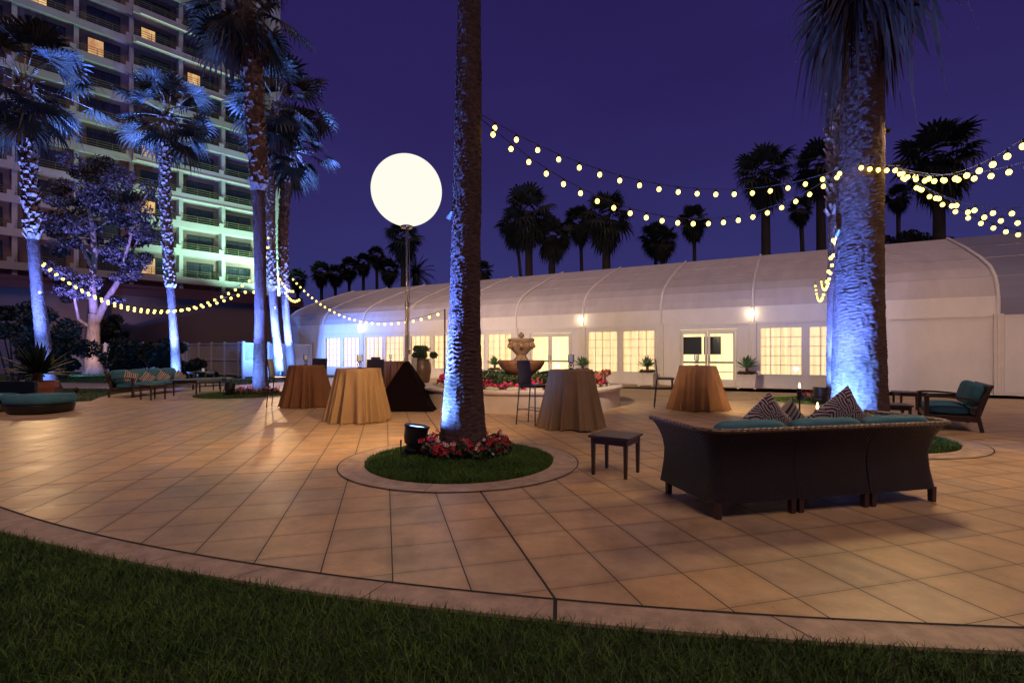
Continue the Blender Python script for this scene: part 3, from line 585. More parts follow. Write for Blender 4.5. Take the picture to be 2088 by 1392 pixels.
# distant silhouettes
far_crowns = []
for s in (1, 2, 3):
    V, F, PV, PF = crown_mesh(900 + s, 66, .85, 1.05, 14, elmin=-84, stalks=False, droop=.75); far_crowns.append((tri_np(V), np.array(F)))
far_cache = {}
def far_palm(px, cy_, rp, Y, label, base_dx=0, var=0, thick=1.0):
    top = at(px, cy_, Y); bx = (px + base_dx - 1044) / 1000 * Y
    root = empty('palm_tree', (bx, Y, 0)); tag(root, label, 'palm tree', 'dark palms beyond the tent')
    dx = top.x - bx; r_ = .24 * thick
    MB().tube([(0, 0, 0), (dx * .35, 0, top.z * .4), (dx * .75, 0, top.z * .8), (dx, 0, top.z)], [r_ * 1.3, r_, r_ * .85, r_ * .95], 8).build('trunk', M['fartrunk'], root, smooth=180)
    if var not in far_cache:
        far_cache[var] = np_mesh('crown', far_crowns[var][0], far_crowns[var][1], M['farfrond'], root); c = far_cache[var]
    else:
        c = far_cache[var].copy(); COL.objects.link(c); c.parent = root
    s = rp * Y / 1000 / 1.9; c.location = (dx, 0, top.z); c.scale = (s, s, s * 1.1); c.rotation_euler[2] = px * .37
for a in [
    (607, 567, 24, 62, 'dark palm just right of the lit palm cluster, left end of the row'),
    (655, 553, 27, 64, 'second dark palm of the row, bushy crown', 2, 1),
    (684, 558, 24, 66, 'third dark palm of the row behind the tent end', 0, 2),
    (712, 545, 26, 68, 'fourth dark palm of the row, crown touching its neighbours', 0, 0),
    (741, 535, 25, 66, 'fifth dark palm of the row with a tufted crown', 0, 1),
    (768, 520, 24, 68, 'tallest dark palm of the row left of the balloon mast', 2, 2),
    (793, 548, 28, 64, 'dark palm close left of the balloon mast', 0, 0),
    (824, 484, 46, 44, 'dark palm rising right behind the balloon mast', -6, 1),
    (985, 553, 26, 60, 'low dark palm peeking from behind the middle palm trunk', 0, 2),
    (1077, 432, 64, 40, 'broad crowned dark palm, first right of the middle palm', 4, 0, 1.4),
    (1050, 455, 44, 46, 'slim dark palm with trunk leaning to the broad crowned one', 28, 1, .7),
    (1128, 480, 46, 40, 'drooping dark palm between the broad crowned palms', -8, 2, 1.3),
    (1183, 452, 40, 48, 'slim dark palm half behind the second broad crown', 8, 0, .8),
    (1235, 440, 62, 38, 'broad crowned dark palm under the lower light string', 4, 1, 1.5),
    (1335, 483, 36, 46, 'dark palm left of the twin pair', 8, 2, .8),
    (1352, 490, 36, 44, 'dark palm right of the twin pair, thick trunk', 0, 0, 1.1),
    (1415, 447, 38, 44, 'lone slim dark palm between the twins and the tall group', 4, 1, .8),
    (1560, 350, 64, 34, 'tall dark palm with thick trunk left of the far trio', 4, 2, 1.4),
    (1632, 425, 30, 40, 'short dark palm leaning between two tall ones', 14, 0, .8),
    (1672, 335, 62, 34, 'tall dark palm beside the thickest lit trunk', 6, 1, 1.4),
    (1915, 318, 84, 27, 'large dark palm above the tent roof on its own', 0, 2, 1.3),
    (1832, 400, 30, 44, 'small dark palm crown peeking right of the thickest trunk', 0, 0, .8),
]: far_palm(*a)

def leafcloud(C, size, seed, aspect=.45):
    r_ = np.random.default_rng(seed); n = len(C); a = r_.standard_normal((n, 3)); a /= np.linalg.norm(a, axis=1)[:, None]
    b = np.cross(a, r_.standard_normal((n, 3))); b /= np.linalg.norm(b, axis=1)[:, None]; s = (size * r_.uniform(.6, 1.3, n))[:, None]
    V = np.stack([C - a * s, C + b * s * aspect, C + a * s, C - b * s * aspect], 1).reshape(-1, 3)
    F = (np.arange(n) * 4)[:, None] + np.array([0, 1, 2, 3]); return V, F
def clumps(centers, radii, per, seed, squash=.75):
    r_ = np.random.default_rng(seed); out = []
    for c, q in zip(centers, radii):
        d = r_.standard_normal((per, 3)); d /= np.linalg.norm(d, axis=1)[:, None]; rr = q * r_.uniform(.35, 1, per) ** .6
        p = d * rr[:, None]; p[:, 2] *= squash; out.append(p + np.array(c))
    return np.concatenate(out)

# feather palm
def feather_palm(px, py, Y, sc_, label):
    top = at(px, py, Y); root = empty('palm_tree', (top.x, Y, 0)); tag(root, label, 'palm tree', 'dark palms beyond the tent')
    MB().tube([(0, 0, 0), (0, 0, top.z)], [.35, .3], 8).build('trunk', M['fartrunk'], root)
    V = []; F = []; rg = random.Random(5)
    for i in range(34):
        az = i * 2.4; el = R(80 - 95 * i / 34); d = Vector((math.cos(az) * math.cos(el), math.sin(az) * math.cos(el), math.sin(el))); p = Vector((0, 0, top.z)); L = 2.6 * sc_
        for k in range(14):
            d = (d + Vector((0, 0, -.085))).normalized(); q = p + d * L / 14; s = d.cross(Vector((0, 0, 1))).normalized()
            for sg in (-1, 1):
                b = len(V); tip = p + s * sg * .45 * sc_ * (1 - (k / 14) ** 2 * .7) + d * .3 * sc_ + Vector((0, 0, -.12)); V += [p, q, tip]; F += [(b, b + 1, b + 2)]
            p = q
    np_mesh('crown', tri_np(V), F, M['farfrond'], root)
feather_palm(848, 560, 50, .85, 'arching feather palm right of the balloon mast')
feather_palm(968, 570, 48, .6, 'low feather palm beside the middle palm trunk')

# ================================================================== BIG TREE
def tree(base, Hh, label):
    root = empty('broadleaf_tree', base); tag(root, label, 'tree'); rg = random.Random(4); mb = MB(); ends = []
    S = 34 / 1000.0
    def P(px, py, dy=0): q = at(px, py, base[1] + dy); return Vector((q.x - base[0], q.y - base[1], q.z))
    def limb(pts, r0, r1):
        n = len(pts); mb.tube(pts, [r0 + (r1 - r0) * i / (n - 1) for i in range(n)], 10)
    b0 = Vector((0, 0, 0)); fork = P(192, 640)
    limb([b0 + Vector((0, 0, -.1)), P(188, 735), P(190, 690), fork], .52, .33)
    mb.tube([b0 + Vector((0, 0, -.1)), b0 + Vector((0, 0, .5)), b0 + Vector((0, 0, 1.2))], [.72, .5, .42], 12)
    L1 = [fork, P(187, 580, -.3), P(193, 520, -.6), P(190, 470, -.8), P(180, 420, -1), P(178, 380, -1)]; limb(L1, .26, .08)
    L2 = [P(196, 655), P(218, 610, .3), P(240, 575, .6), P(258, 535, .9), P(276, 500, 1.2)]; limb(L2, .25, .07)
    L3 = [P(192, 560, -.5), P(175, 520, -1.0), P(160, 490, -1.3), P(140, 460, -1.6)]; limb(L3, .13, .05)
    L4 = [P(186, 668), P(160, 650, -.8), P(152, 610, -1.4), P(158, 580, -1.6)]; limb(L4, .11, .05)
    L5 = [P(193, 520, -.6), P(205, 470, .3), P(212, 430, .8), P(222, 395, 1.2), P(232, 370, 1.4)]; limb(L5, .13, .05)
    L6 = [P(245, 560, .8), P(262, 500, .4), P(275, 455, 0), P(285, 420, -.3)]; limb(L6, .11, .04)
    tips = []
    for L in (L1, L2, L3, L4, L5, L6):
        for p in L[2:]:
            for _ in range(3):
                q = p + Vector((rg.uniform(-1.2, 1.2), rg.uniform(-1.4, 1.4), rg.uniform(.1, 1.3))); mb.tube([p, (p + q) / 2 + Vector((0, 0, .15)), q], [.06, .04, .02], 5); tips.append(q)
    mb.build('trunk', M['bark'], root, smooth=60)
    cs = [tuple(t_) for t_ in tips]; rs = [rg.uniform(.5, .95) for _ in tips]
    for px, py, r_ in ((115, 410, 1.2), (135, 380, 1.2), (165, 355, 1.1), (205, 345, 1.1), (240, 365, 1.2), (265, 400, 1.1), (285, 440, 1.1), (295, 480, .9), (290, 520, .8), (120, 450, 1.2), (105, 480, .9), (130, 510, .9),
                       (150, 430, 1.2), (185, 400, 1.2), (220, 420, 1.3), (250, 450, 1.2), (150, 590, .8), (125, 600, .7), (135, 560, .8), (225, 500, .7), (240, 620, .5), (105, 540, .6), (265, 545, .7), (200, 370, 1.1), (170, 460, .9)):
        for _ in range(2):
            q = P(px + rg.uniform(-12, 12), py + rg.uniform(-12, 12), rg.uniform(-2.2, 2.2)); cs.append(tuple(q)); rs.append(r_ * rg.uniform(.55, .85))
    C = clumps(cs, rs, 190, 12, .6); V, F = leafcloud(C, .13, 13, .45); np_mesh('crown', V, F, M['treeleaf'], root)
    return root
tree((-29.0, 34, 0), 14, 'pale barked tree with spreading limbs lit from below, in front of the hotel')

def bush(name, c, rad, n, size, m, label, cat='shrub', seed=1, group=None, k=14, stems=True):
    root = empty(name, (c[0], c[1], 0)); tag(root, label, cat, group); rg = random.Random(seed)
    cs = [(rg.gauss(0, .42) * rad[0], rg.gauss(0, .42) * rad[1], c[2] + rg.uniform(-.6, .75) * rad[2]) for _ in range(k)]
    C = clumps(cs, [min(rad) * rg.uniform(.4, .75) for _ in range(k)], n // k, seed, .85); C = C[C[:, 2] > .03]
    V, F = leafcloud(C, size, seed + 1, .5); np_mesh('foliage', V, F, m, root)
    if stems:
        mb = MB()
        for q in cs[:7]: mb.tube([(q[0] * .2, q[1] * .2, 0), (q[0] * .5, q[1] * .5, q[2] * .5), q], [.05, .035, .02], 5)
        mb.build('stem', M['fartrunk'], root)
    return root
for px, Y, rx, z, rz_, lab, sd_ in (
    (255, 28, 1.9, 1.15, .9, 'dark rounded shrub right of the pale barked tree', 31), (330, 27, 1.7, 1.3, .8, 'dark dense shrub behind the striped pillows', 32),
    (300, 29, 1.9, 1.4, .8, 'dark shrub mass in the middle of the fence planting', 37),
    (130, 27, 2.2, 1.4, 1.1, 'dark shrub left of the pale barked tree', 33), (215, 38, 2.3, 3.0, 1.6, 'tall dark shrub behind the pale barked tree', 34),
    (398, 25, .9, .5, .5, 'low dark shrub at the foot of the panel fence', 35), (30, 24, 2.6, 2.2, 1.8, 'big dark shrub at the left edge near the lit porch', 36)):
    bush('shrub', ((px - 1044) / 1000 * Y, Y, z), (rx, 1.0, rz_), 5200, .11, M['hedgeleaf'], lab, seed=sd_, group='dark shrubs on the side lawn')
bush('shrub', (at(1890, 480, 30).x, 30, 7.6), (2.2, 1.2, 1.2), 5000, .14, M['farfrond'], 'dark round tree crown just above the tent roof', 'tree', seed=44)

# ================================================================== HOTEL
fd = Vector((.695, .719, 0)).normalized(); fn = Vector((fd.y, -fd.x, 0))   # facade direction (to the right, away), normal to the camera
H0 = Vector((-28.5, 53.8, 0))
hotel = empty('hotel_tower', (H0.x, H0.y, 0)); hotel.rotation_euler[2] = math.atan2(fd.y, fd.x)
tag(hotel, 'tall balconied hotel tower with a few lit rooms and green lit corner', 'hotel')
FZ = [8.5 + 2.8 * i for i in range(-1, 13)]   # slab undersides; local x: to the right (w = -x), local -y faces the camera
REC = 1.25
mb = MB(); mb.bb(-34, 2.9, REC, 16, 0, 45.5); mb.build('wall', M['hotelw'], hotel)
mb = MB(); mb.bb(1.75, 2.9, -.25, REC + .002, 4, 45); mb.build('corner_pier', M['hotelb'], hotel)
bays = [-1.0, -4.65, -8.5, -12.45, -16.3, -20.2, -24.1]           # window centres
div = [.9, -2.8, -6.6, -10.45, -14.4, -18.3, -22.2, -26.2]
lit = {(1, 3): 'litB', (3, 2): 'litA', (5, 2): 'litA', (8, 1): 'litB', (10, 2): 'litB', (10, 3): 'litB', (11, 4): 'litB', (7, 3): None, (4, 5): None}
lit = {(1, 2): 'litB', (3, 2): 'litA', (5, 2): 'litA', (8, 1): 'litB', (9, 2): 'litB', (8, 3): 'litB', (9, 4): 'litB'}
wf = MB(); wf.bb(-1.2, 1.2, -.06, .02, 0, .07); wf.bb(-1.2, 1.2, -.06, .02, 2.08, 2.15); wf.bb(-1.2, -1.13, -.06, .02, .07, 2.08); wf.bb(1.13, 1.2, -.06, .02, .07, 2.08); wf.bb(-.03, .03, -.06, .02, .07, 2.08)
def hotel_window(x, z, mm):
    global wproto
    f = MB(); f.v = wf.v[:]; f.f = wf.f[:]
    if wproto is None: wproto = f.build('window', M['bronze'], hotel); fo = wproto
    else: fo = wproto.copy(); COL.objects.link(fo)
    fo.location = (x, REC - .01, z)
    if mm not in pproto: p = MB().add([(-1.13, -.01, .07), (1.13, -.01, .07), (1.13, -.01, 2.08), (-1.13, -.01, 2.08)], [(0, 1, 2, 3)]).build('pane', M[mm]); pproto[mm] = p
    else: p = pproto[mm].copy(); COL.objects.link(p)
    p.parent = fo
    if mm != 'darkglass':
        q = MB().add([(0, -.016, .07), (1.13, -.016, .07), (1.13, -.016, 2.08), (0, -.016, 2.08)], [(0, 1, 2, 3)]).build('pane', M['darkglass'], fo)
wproto = None; pproto = {}
rproto = {}
for i, z in enumerate(FZ):
    for b_, x in enumerate(bays):
        out = -.0 if b_ < 3 else .75          # left wing steps back
        x1 = div[b_]; x0 = div[b_ + 1]
        mb = MB()
        mb.bb(x0, x1, out, REC + .001, z, z + .2)                               # slab
        mb.bb(x0 + .003, x1 - .003, out - .12, out + .03, z - .05, z + .60)     # parapet
        up = .45
        mb.bb(x1 - up, x1 - .006, out - .118, out + .028, z + .58, z + .98)        # upstand by the pier
        bal = mb.build('balcony', M['hotelb'], hotel)
        mb = MB()
        for k in (.78, 1.0, 1.22): mb.bb(x0 + .02, x1 - up, out - .07, out - .035, z + k, z + k + .035)
        for q in np.arange(x0 + .3, x1 - up, 1.1): mb.bb(q, q + .04, out - .07, out - .036, z + .59, z + 1.22)
        mb.build('railing', M['rail'], bal)
        hotel_window(x, z + .2, lit.get((i, b_), 'darkglass'))
        if i in (0,): continue
    for x in div[1:]:
        mb = MB(); o = 0 if x > -10 else .75; mb.bb(x - .17, x + .17, o + .035, REC + .002, z + .2, z + 2.8); mb.build('partition', M['hotelb'], hotel)
# lit cove strips along the balcony edges of the right wing
for i, (xa, xb) in {10: (-9.9, 1.6), 9: (-10.2, 1.6), 8: (-10.2, 1.6), 5: (-10.2, 1.6), 4: (-10.2, 1.6)}.items():
    if True:
        MB().bb(xa, xb, -.20, -.125, FZ[i] - .02, FZ[i] + .035).build('cove_light', M['cove'], hotel)
# podium in front
pod = empty('podium_building', (H0.x + fn.x * 9, H0.y + fn.y * 9, 0)); pod.rotation_euler[2] = hotel.rotation_euler[2]
tag(pod, 'low windowless dark building with maroon coping in front of the hotel', 'building')
MB().bb(-60, 1.5, 0, 8.5, 0, 6.0).build('wall', M['podium'], pod)
MB().bb(-60.2, 1.7, -.3, 8.8, 6.0, 6.55).bb(-60.2, 1.7, -.12, 8.7, 6.56, 6.9).build('roof', M['maroon'], pod)
mb = MB()
for x in (-29.2, -32.4): mb.bb(x - .25, x + .25, -3.3, -2.8, 0, 5)
mb.bb(-34, -28.8, -3.4, -.01, 5, 5.4); mb.build('porch', M['hotelb'], pod)
MB().bb(-31.8, -30, -.06, .0, .2, 4.6).build('lit_doorway', M['litB'], pod)
MB().bb(-28.0, -26.6, -.06, .0, 1.9, 3.0).build('window', M['litA'], pod)

# ================================================================== TENT
A0 = Vector((-12.5, 32.4, 0)); tu = Vector((.8709, -.4915, 0)).normalized()
tent = empty('event_tent', A0); tent.rotation_euler[2] = math.atan2(tu.y, tu.x)   # local x along the wall, local +y into the tent
tag(tent, 'long white event tent with curved ribbed roof and glowing paned windows', 'tent')
BAY = 3.65; X0, X1 = -3.65, BAY * 11
prof = [(0, 2.62), (0, 3.22), (.10, 3.62), (.30, 3.98), (.75, 4.36), (1.7, 4.82), (3.5, 5.52), (6.0, 6.4), (8.5, 5.52), (10.3, 4.82), (11.3, 4.36), (11.7, 3.98), (12, 3.2), (12, 0)]
def roofpart(xa, xb, m, name='roof'):
    mb = MB()
    for x in (xa, xb): mb.v += [(x, s, z) for s, z in prof]
    n = len(prof)
    for i in range(n - 1): mb.f.append((i, n + i, n + i + 1, i + 1))
    return mb.build(name, m, tent)
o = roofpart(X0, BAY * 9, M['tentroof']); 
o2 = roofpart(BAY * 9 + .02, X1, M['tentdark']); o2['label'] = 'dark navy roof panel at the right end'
# bright lower valance
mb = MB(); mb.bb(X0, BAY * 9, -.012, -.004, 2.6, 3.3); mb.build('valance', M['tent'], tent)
for s_, z_ in ((.32, 3.99), (1.72, 4.84), (3.52, 5.54)): MB().tube([(X0, s_ - .02, z_), (X1, s_ - .02, z_)], .010, 6).build('roof_seam', M['tentroof'], tent)
mb = MB()   # gable wall
n = len(prof); mb.add([(X0 - .01, 0, 0)] + [(X0 - .01, s, z) for s, z in prof], [tuple(range(n + 1))[::-1]]); mb.build('gable_wall', M['tent'], tent)
for i in range(-1, 12):
    x = i * BAY; mb = MB(); mb.tube([(x, s - .03, z + .03) for s, z in prof[:9]], .055, 6); mb.build('rib', M['tent'], tent, smooth=60)
    mb = MB(); mb.bb(x - .13, x + .13, -.10, .06, 0, 2.7); mb.bb(x - .05, x + .05, -.125, -.099, 0, 2.7); mb.build('post', M['tentframe'], tent, bevel=.012)
def panel(xa, xb, za, zb, y0=-.02, y1=.05, mb=None): mb.bb(xa, xb, y0, y1, za, zb)
ZS, ZT = .57, 2.40
curt = MB(); 
def curtain_sheet(name, xa, xb, za, zb, y, m, parent, amp=.03, f=22):
    mb = MB(); n = int((xb - xa) / .03); ph = xa * 3.1
    for z in (za, zb):
        for i in range(n + 1):
            x = xa + (xb - xa) * i / n; mb.v.append((x, y + amp * math.sin(x * f + 1.7 * math.sin(x * 5 + ph)), z))
    for i in range(n): mb.f.append((i, i + 1, n + 1 + i + 1, n + 1 + i))
    return mb.build(name, m, parent, smooth=180)
def win(xa, xb, parent):
    mb = MB(); t_ = .05
    mb.bb(xa - t_, xa, -.05, .03, ZS - t_, ZT + t_); mb.bb(xb, xb + t_, -.05, .03, ZS - t_, ZT + t_); mb.bb(xa, xb, -.05, .03, ZT, ZT + t_); mb.bb(xa, xb, -.05, .03, ZS - t_, ZS)
    for i in range(1, 4): x = xa + (xb - xa) * i / 4; mb.bb(x - .014, x + .014, -.03, .01, ZS, ZT)
    for i in range(1, 5): z = ZS + (ZT - ZS) * i / 5; mb.bb(xa, xb, -.028, .008, z - .014, z + .014)
    wo_ = mb.build('window', M['tentframe'], parent)
    MB().add([(xa, -.0, ZS), (xb, -.0, ZS), (xb, -.0, ZT), (xa, -.0, ZT)], [(0, 1, 2, 3)]).build('pane', M['glass'], wo_)
    curtain_sheet('curtain', xa - .05, xb + .05, ZS - .05, ZT + .05, .12, M['curtain'], wo_)
wall = MB()
for i in range(-1, 11):
    xa, xb = i * BAY + .13, (i + 1) * BAY - .13
    if i in (0, 1, 2, 3, 5, 7):
        w1 = (xa + .15, (xa + xb) / 2 - .14); w2 = ((xa + xb) / 2 + .14, xb - .15)
        wall.bb(xa, xb, -.02, .05, 0, ZS - .05); wall.bb(xa, xb, -.02, .05, ZT + .05, 2.66)
        wall.bb(xa, w1[0] - .05, -.02, .05, ZS - .05, ZT + .05); wall.bb(w1[1] + .05, w2[0] - .05, -.02, .05, ZS - .05, ZT + .05); wall.bb(w2[1] + .05, xb, -.02, .05, ZS - .05, ZT + .05)
        for q in (w1, w2): win(q[0], q[1], tent)
    elif i in (4, 6):
        da, db = xa + .65, xa + 2.95; wall.bb(xa, da, -.02, .05, 0, 2.66); wall.bb(db, xb, -.02, .05, 0, 2.66); wall.bb(da, db, -.02, .05, 2.42, 2.66)
        mid = (da + db) / 2
        mb = MB(); mb.bb(da, da + .07, -.07, .06, 0, 2.40); mb.bb(db - .07, db, -.07, .06, 0, 2.40); mb.bb(da + .07, db - .07, -.07, .06, 2.34, 2.40); mb.build('door_frame', M['tentframe'], tent)
        for s in (0, 1):
            a, b = (da + .08, mid - .01) if s == 0 else (mid + .01, db - .08)
            mb = MB(); mb.bb(a, a + .09, -.04, .01, .03, 2.33); mb.bb(b - .09, b, -.04, .01, .03, 2.33); mb.bb(a + .09, b - .09, -.04, .01, 2.22, 2.33); mb.bb(a + .09, b - .09, -.04, .01, .03, .32)
            d_ = mb.build('door', M['tentframe'], tent, bevel=.005)
            MB().add([(a + .09, -.015, .32), (b - .09, -.015, .32), (b - .09, -.015, 2.22), (a + .09, -.015, 2.22)], [(0, 1, 2, 3)]).build('pane', M['glass'], d_)
            mb = MB(); mb.bb(a + .08, b - .08, .03, .07, .98, 1.05); mb.bb(a + .09, b - .09, .071, .09, .60, .63) if i == 6 else None; mb.build('push_bar', M['bronze'], d_)
            hx = b - .05 if s == 0 else a + .05; mb = MB().tube([(hx, -.045, 1.0), (hx, -.08, 1.02), (hx, -.08, 1.28), (hx, -.045, 1.3)], .012, 8); mb.build('handle', M['bronze'], d_)
        curtain_sheet('curtain', da - .3, db + .3, .25, 2.6, .9, M['drape'], tent, .05, 14)
        if i == 6:
            mb = MB(); mb.bb(da + .05, da + .82, .60, .66, 1.35, 2.12); mb.build('wall_panel', M['blackglass'], tent)
            mb = MB(); mb.bb(da + .92, da + 1.60, .60, .66, 1.35, 2.12); mb.build('wall_panel', M['blackglass'], tent)
        MB().bb(da - .3, db + .3, .08, .95, -.005, .012).build('door_sill', M['tentframe'], tent)
    else: wall.bb(xa, xb, -.02, .05, 0, 2.66)
wall.build('wall', M['tent'], tent)
MB().bb(X0, X1, -.06, .0, 2.60, 2.66).build('eave_rail', M['tentframe'], tent)
MB().bb(X0, X1, -.045, .0, .0, .10).build('base_rail', M['tentframe'], tent)
def tl(t, s, z): q = A0 + tu * t + Vector((-tu.y, tu.x, 0)) * s; return Vector((q.x, q.y, z))
for j, (t_, lab) in enumerate(((BAY * 1, 'globe wall lamp on the tent post near the palm cluster'), (BAY * 5, 'globe wall lamp on the tent post right of the fountain'), (BAY * 7, 'globe wall lamp on the tent post beside the second doors'))):
    r0 = empty('wall_lamp', tl(t_ - .05, -.2, 3.02)); tag(r0, lab, 'lamp', 'globe wall lamps on the tent')
    MB().ball((0, 0, 0), .10, n=20, m=14).build('globe', M['globe'], r0, smooth=180)
    MB().tube([(0, 0, .1), (0, 0, .18), (.08, .17, .2)], .02, 6).build('bracket', M['tentframe'], r0)

# ================================================================== FENCES
def lattice_fence(name, a, b, label, hgt=2.0, nbays=3, solid=True, latt=True):
    a = Vector((*a, 0)); b = Vector((*b, 0)); L = (b - a).length; root = empty(name, a); root.rotation_euler[2] = math.atan2((b - a).y, (b - a).x); tag(root, label, 'fence')
    for i in range(nbays + 1):
        x = L * i / nbays; MB().bb(x - .06, x + .06, -.06, .06, 0, hgt + .08).build('post', M['lattice'], root, bevel=.01)
    for i in range(nbays):
        xa, xb = L * i / nbays + .06, L * (i + 1) / nbays - .06; mb = MB(); mb.bb(xa, xb, -.035, .035, hgt - .08, hgt); mb.bb(xa, xb, -.035, .035, .10, .18); mb.bb(xa, xb, -.035, .035, .98, 1.05)
        zlo = 1.05 if solid else .18
        if latt:
            wd = xb - xa; hh = hgt - .08 - zlo; s = .10; k = -hh
            while k < wd:
                for sg in (0, 1):
                    x0, z0 = max(k, 0), max(-k, 0); x1 = min(k + hh, wd); z1 = x1 - k
                    if x1 - x0 < .02: continue
                    zz0, zz1 = (z0, z1) if sg == 0 else (hh - z0, hh - z1); yy = .008 if sg else -.006
                    d = Vector((x1 - x0, 0, zz1 - zz0)).normalized(); nn = Vector((-d.z, 0, d.x)) * .017; p0 = Vector((xa + x0, yy, zlo + zz0)); p1 = Vector((xa + x1, yy, zlo + zz1))
                    mb.add([p0 + nn, p0 - nn, p1 - nn, p1 + nn], [(0, 1, 2, 3)])
                k += s
        if solid:
            n = int((xb - xa) / .15)
            for j in range(n): mb.bb(xa + (xb - xa) * j / n + .004, xa + (xb - xa) * (j + 1) / n - .004, -.012, .012, .18, .98)
        mb.build('panel', M['lattice'] , root)
        if not latt:
            MB().bb(xa, xb, -.008, .008, .18, hgt - .08).build('backing', M['latticeback'], root)
    return root
lattice_fence('lattice_fence', (-14.9, 27.2), (-13.3, 32.4), 'white fence with lattice top joining the tent', nbays=3)
lattice_fence('panel_fence', (-16.5, 29.6), (-21.6, 32.6), 'beige panelled fence between the shrubs and the lattice fence', nbays=4, latt=False, solid=False, hgt=2.05)
lattice_fence('panel_fence', (-21.9, 32.8), (-36, 37), 'long beige fence behind the dark shrubs', nbays=8, latt=False, solid=False, hgt=2.1)
lattice_fence('lattice_gate', (-16.4, 29.5), (-15.0, 27.4), 'short lattice gate linking the white and beige fences', nbays=1)

# ================================================================== BALLOON LIGHT
bl = empty('balloon_light', (-2.65, 12.35, 0)); tag(bl, 'big glowing white balloon lamp on a mast with black pyramid skirt', 'balloon lamp')
bz = H + (722 - 389) / 1000 * 12.35
MB().ball((0, 0, bz), .875, (1, 1, 1), 64, 40).build('balloon', M['balloon'], bl, smooth=180)
L = bpy.data.lights.new('balloon_lamp', 'POINT'); L.energy = 3300; L.color = (1, .68, .37); L.shadow_soft_size = .90; lo = bpy.data.objects.new('balloon_lamp', L); COL.objects.link(lo); lo.parent = bl; lo.location = (0, 0, bz)
MB().lathe([(.001, 0), (.14, .0), (.15, .02), (.15, .05), (.10, .07), (.03, .075), (.001, .08)], 24, (0, 0, bz - .94)).build('collar', M['steel'], bl, smooth=40)
mb = MB(); mb.tube([(0, 0, 1.1), (0, 0, 2.6)], .042, 14); mb.tube([(0, 0, 2.6), (0, 0, bz - .9)], .027, 14); mb.tube([(0, 0, 2.55), (0, 0, 2.68)], .055, 14); mb.tube([(.05, 0, 2.6), (.11, 0, 2.63)], .012, 8)
mb.tube([(.055, 0, 1.5), (.06, 0, 2.8), (.07, .02, 3.6), (.04, 0, bz - .9)], .009, 6); mb.build('mast', M['steel'], bl, smooth=40)
mb = MB(); hw = .79; nn_ = 18
for i in range(nn_ + 1):
    t_ = i / nn_; k = (1 - t_) ** 1.0; k = hw * ((1 - t_) * .94 + .06) * (1 - .10 * math.sin(math.pi * t_)); z = .01 + 1.17 * t_
    ring = []
    for sd_ in range(4):
        c0 = [(-1, -1), (1, -1), (1, 1), (-1, 1)][sd_]; c1_ = [(-1, -1), (1, -1), (1, 1), (-1, 1)][(sd_ + 1) % 4]
        for q in range(6):
            f_ = q / 6; x_ = c0[0] + (c1_[0] - c0[0]) * f_; y_ = c0[1] + (c1_[1] - c0[1]) * f_; pin_ = 1 - .06 * math.sin(math.pi * f_) * math.sin(math.pi * t_)
            ring.append((x_ * k * pin_, y_ * k * pin_, z))
    mb.v += ring
for i in range(nn_):
    for k in range(24): mb.f.append((i * 24 + k, i * 24 + (k + 1) % 24, (i + 1) * 24 + (k + 1) % 24, (i + 1) * 24 + k))
mb.f.append(tuple(nn_ * 24 + k for k in range(24)))
mb.build('skirt', M['blackfab'], bl, smooth=35)
mb = MB().tube([(-.05, -.04, 1.17), (0, 0, 1.34), (0, 0, 1.62)], [.03, .02, .015], 8); mb.box((.07, 0, 1.42), (.05, .04, .10)); mb.build('clamp', M['steel'], bl)

# ================================================================== COCKTAIL TABLES
def cocktail(c, label, m, seed, rt=.42, rb=.60, hh=1.075, folds=9, depth=.30):
    root = empty('cocktail_table', c); tag(root, label, 'table', 'cocktail tables under floor length cloths'); rg = random.Random(seed)
    na = 360; angs = []
    fa = [(folds + d, rg.uniform(0, 6.28), a) for d, a in ((0, .6), (-4, .45), (3, .35), (-7, .3), (8, .2))]
    def wave(a): 
        v = sum(am * math.sin(k * a + p) for k, p, am in fa); return 1 - 2 * abs(math.tanh(v * 1.1)) ** .75
    mb = MB(); rows = []
    for t_ in (0, .5, .8, .93, .985, 1): rows.append(('top', t_))
    nd = 34
    for i in range(1, nd + 1): rows.append(('side', i / nd))
    lowest = [.01 + .02 * (1 + math.sin(k * 2 * math.pi / na * 2 + seed)) * .5 for k in range(na)]
    for kd, t_ in rows:
        for k in range(na):
            a = 2 * math.pi * k / na
            if kd == 'top':
                r_ = max(rt * t_, .001); z = hh + .002 * math.sin(9 * a) * t_ - (.006 if t_ == 1 else 0)
            else:
                s = t_ ** .55; wv_ = wave(a); env = rt + (rb - rt) * t_
                r_ = env + depth * s * (wv_ * .5 - .1) * (.40 + .60 * t_); z = hh - .006 - (hh - .006 - lowest[k]) * t_
                if t_ < .08: r_ = rt + .004 + (r_ - rt) * t_ / .08
            mb.v.append((r_ * math.cos(a), r_ * math.sin(a), z))
    for i in range(len(rows) - 1):
        for k in range(na): mb.f.append((i * na + k, i * na + (k + 1) % na, (i + 1) * na + (k + 1) % na, (i + 1) * na + k))
    mb.f = [q[::-1] for q in mb.f]
    mb.build('tablecloth', m, root, smooth=180)
    MB().lathe([(rt - .02, 0), (rt - .02, .025), (.001, .025)], 32, (0, 0, hh - .035)).tube([(0, 0, .03), (0, 0, hh - .03)], .035, 10).lathe([(.28, .0), (.27, .02), (.03, .03)], 24).build('pedestal', M['black'], root)
    return root
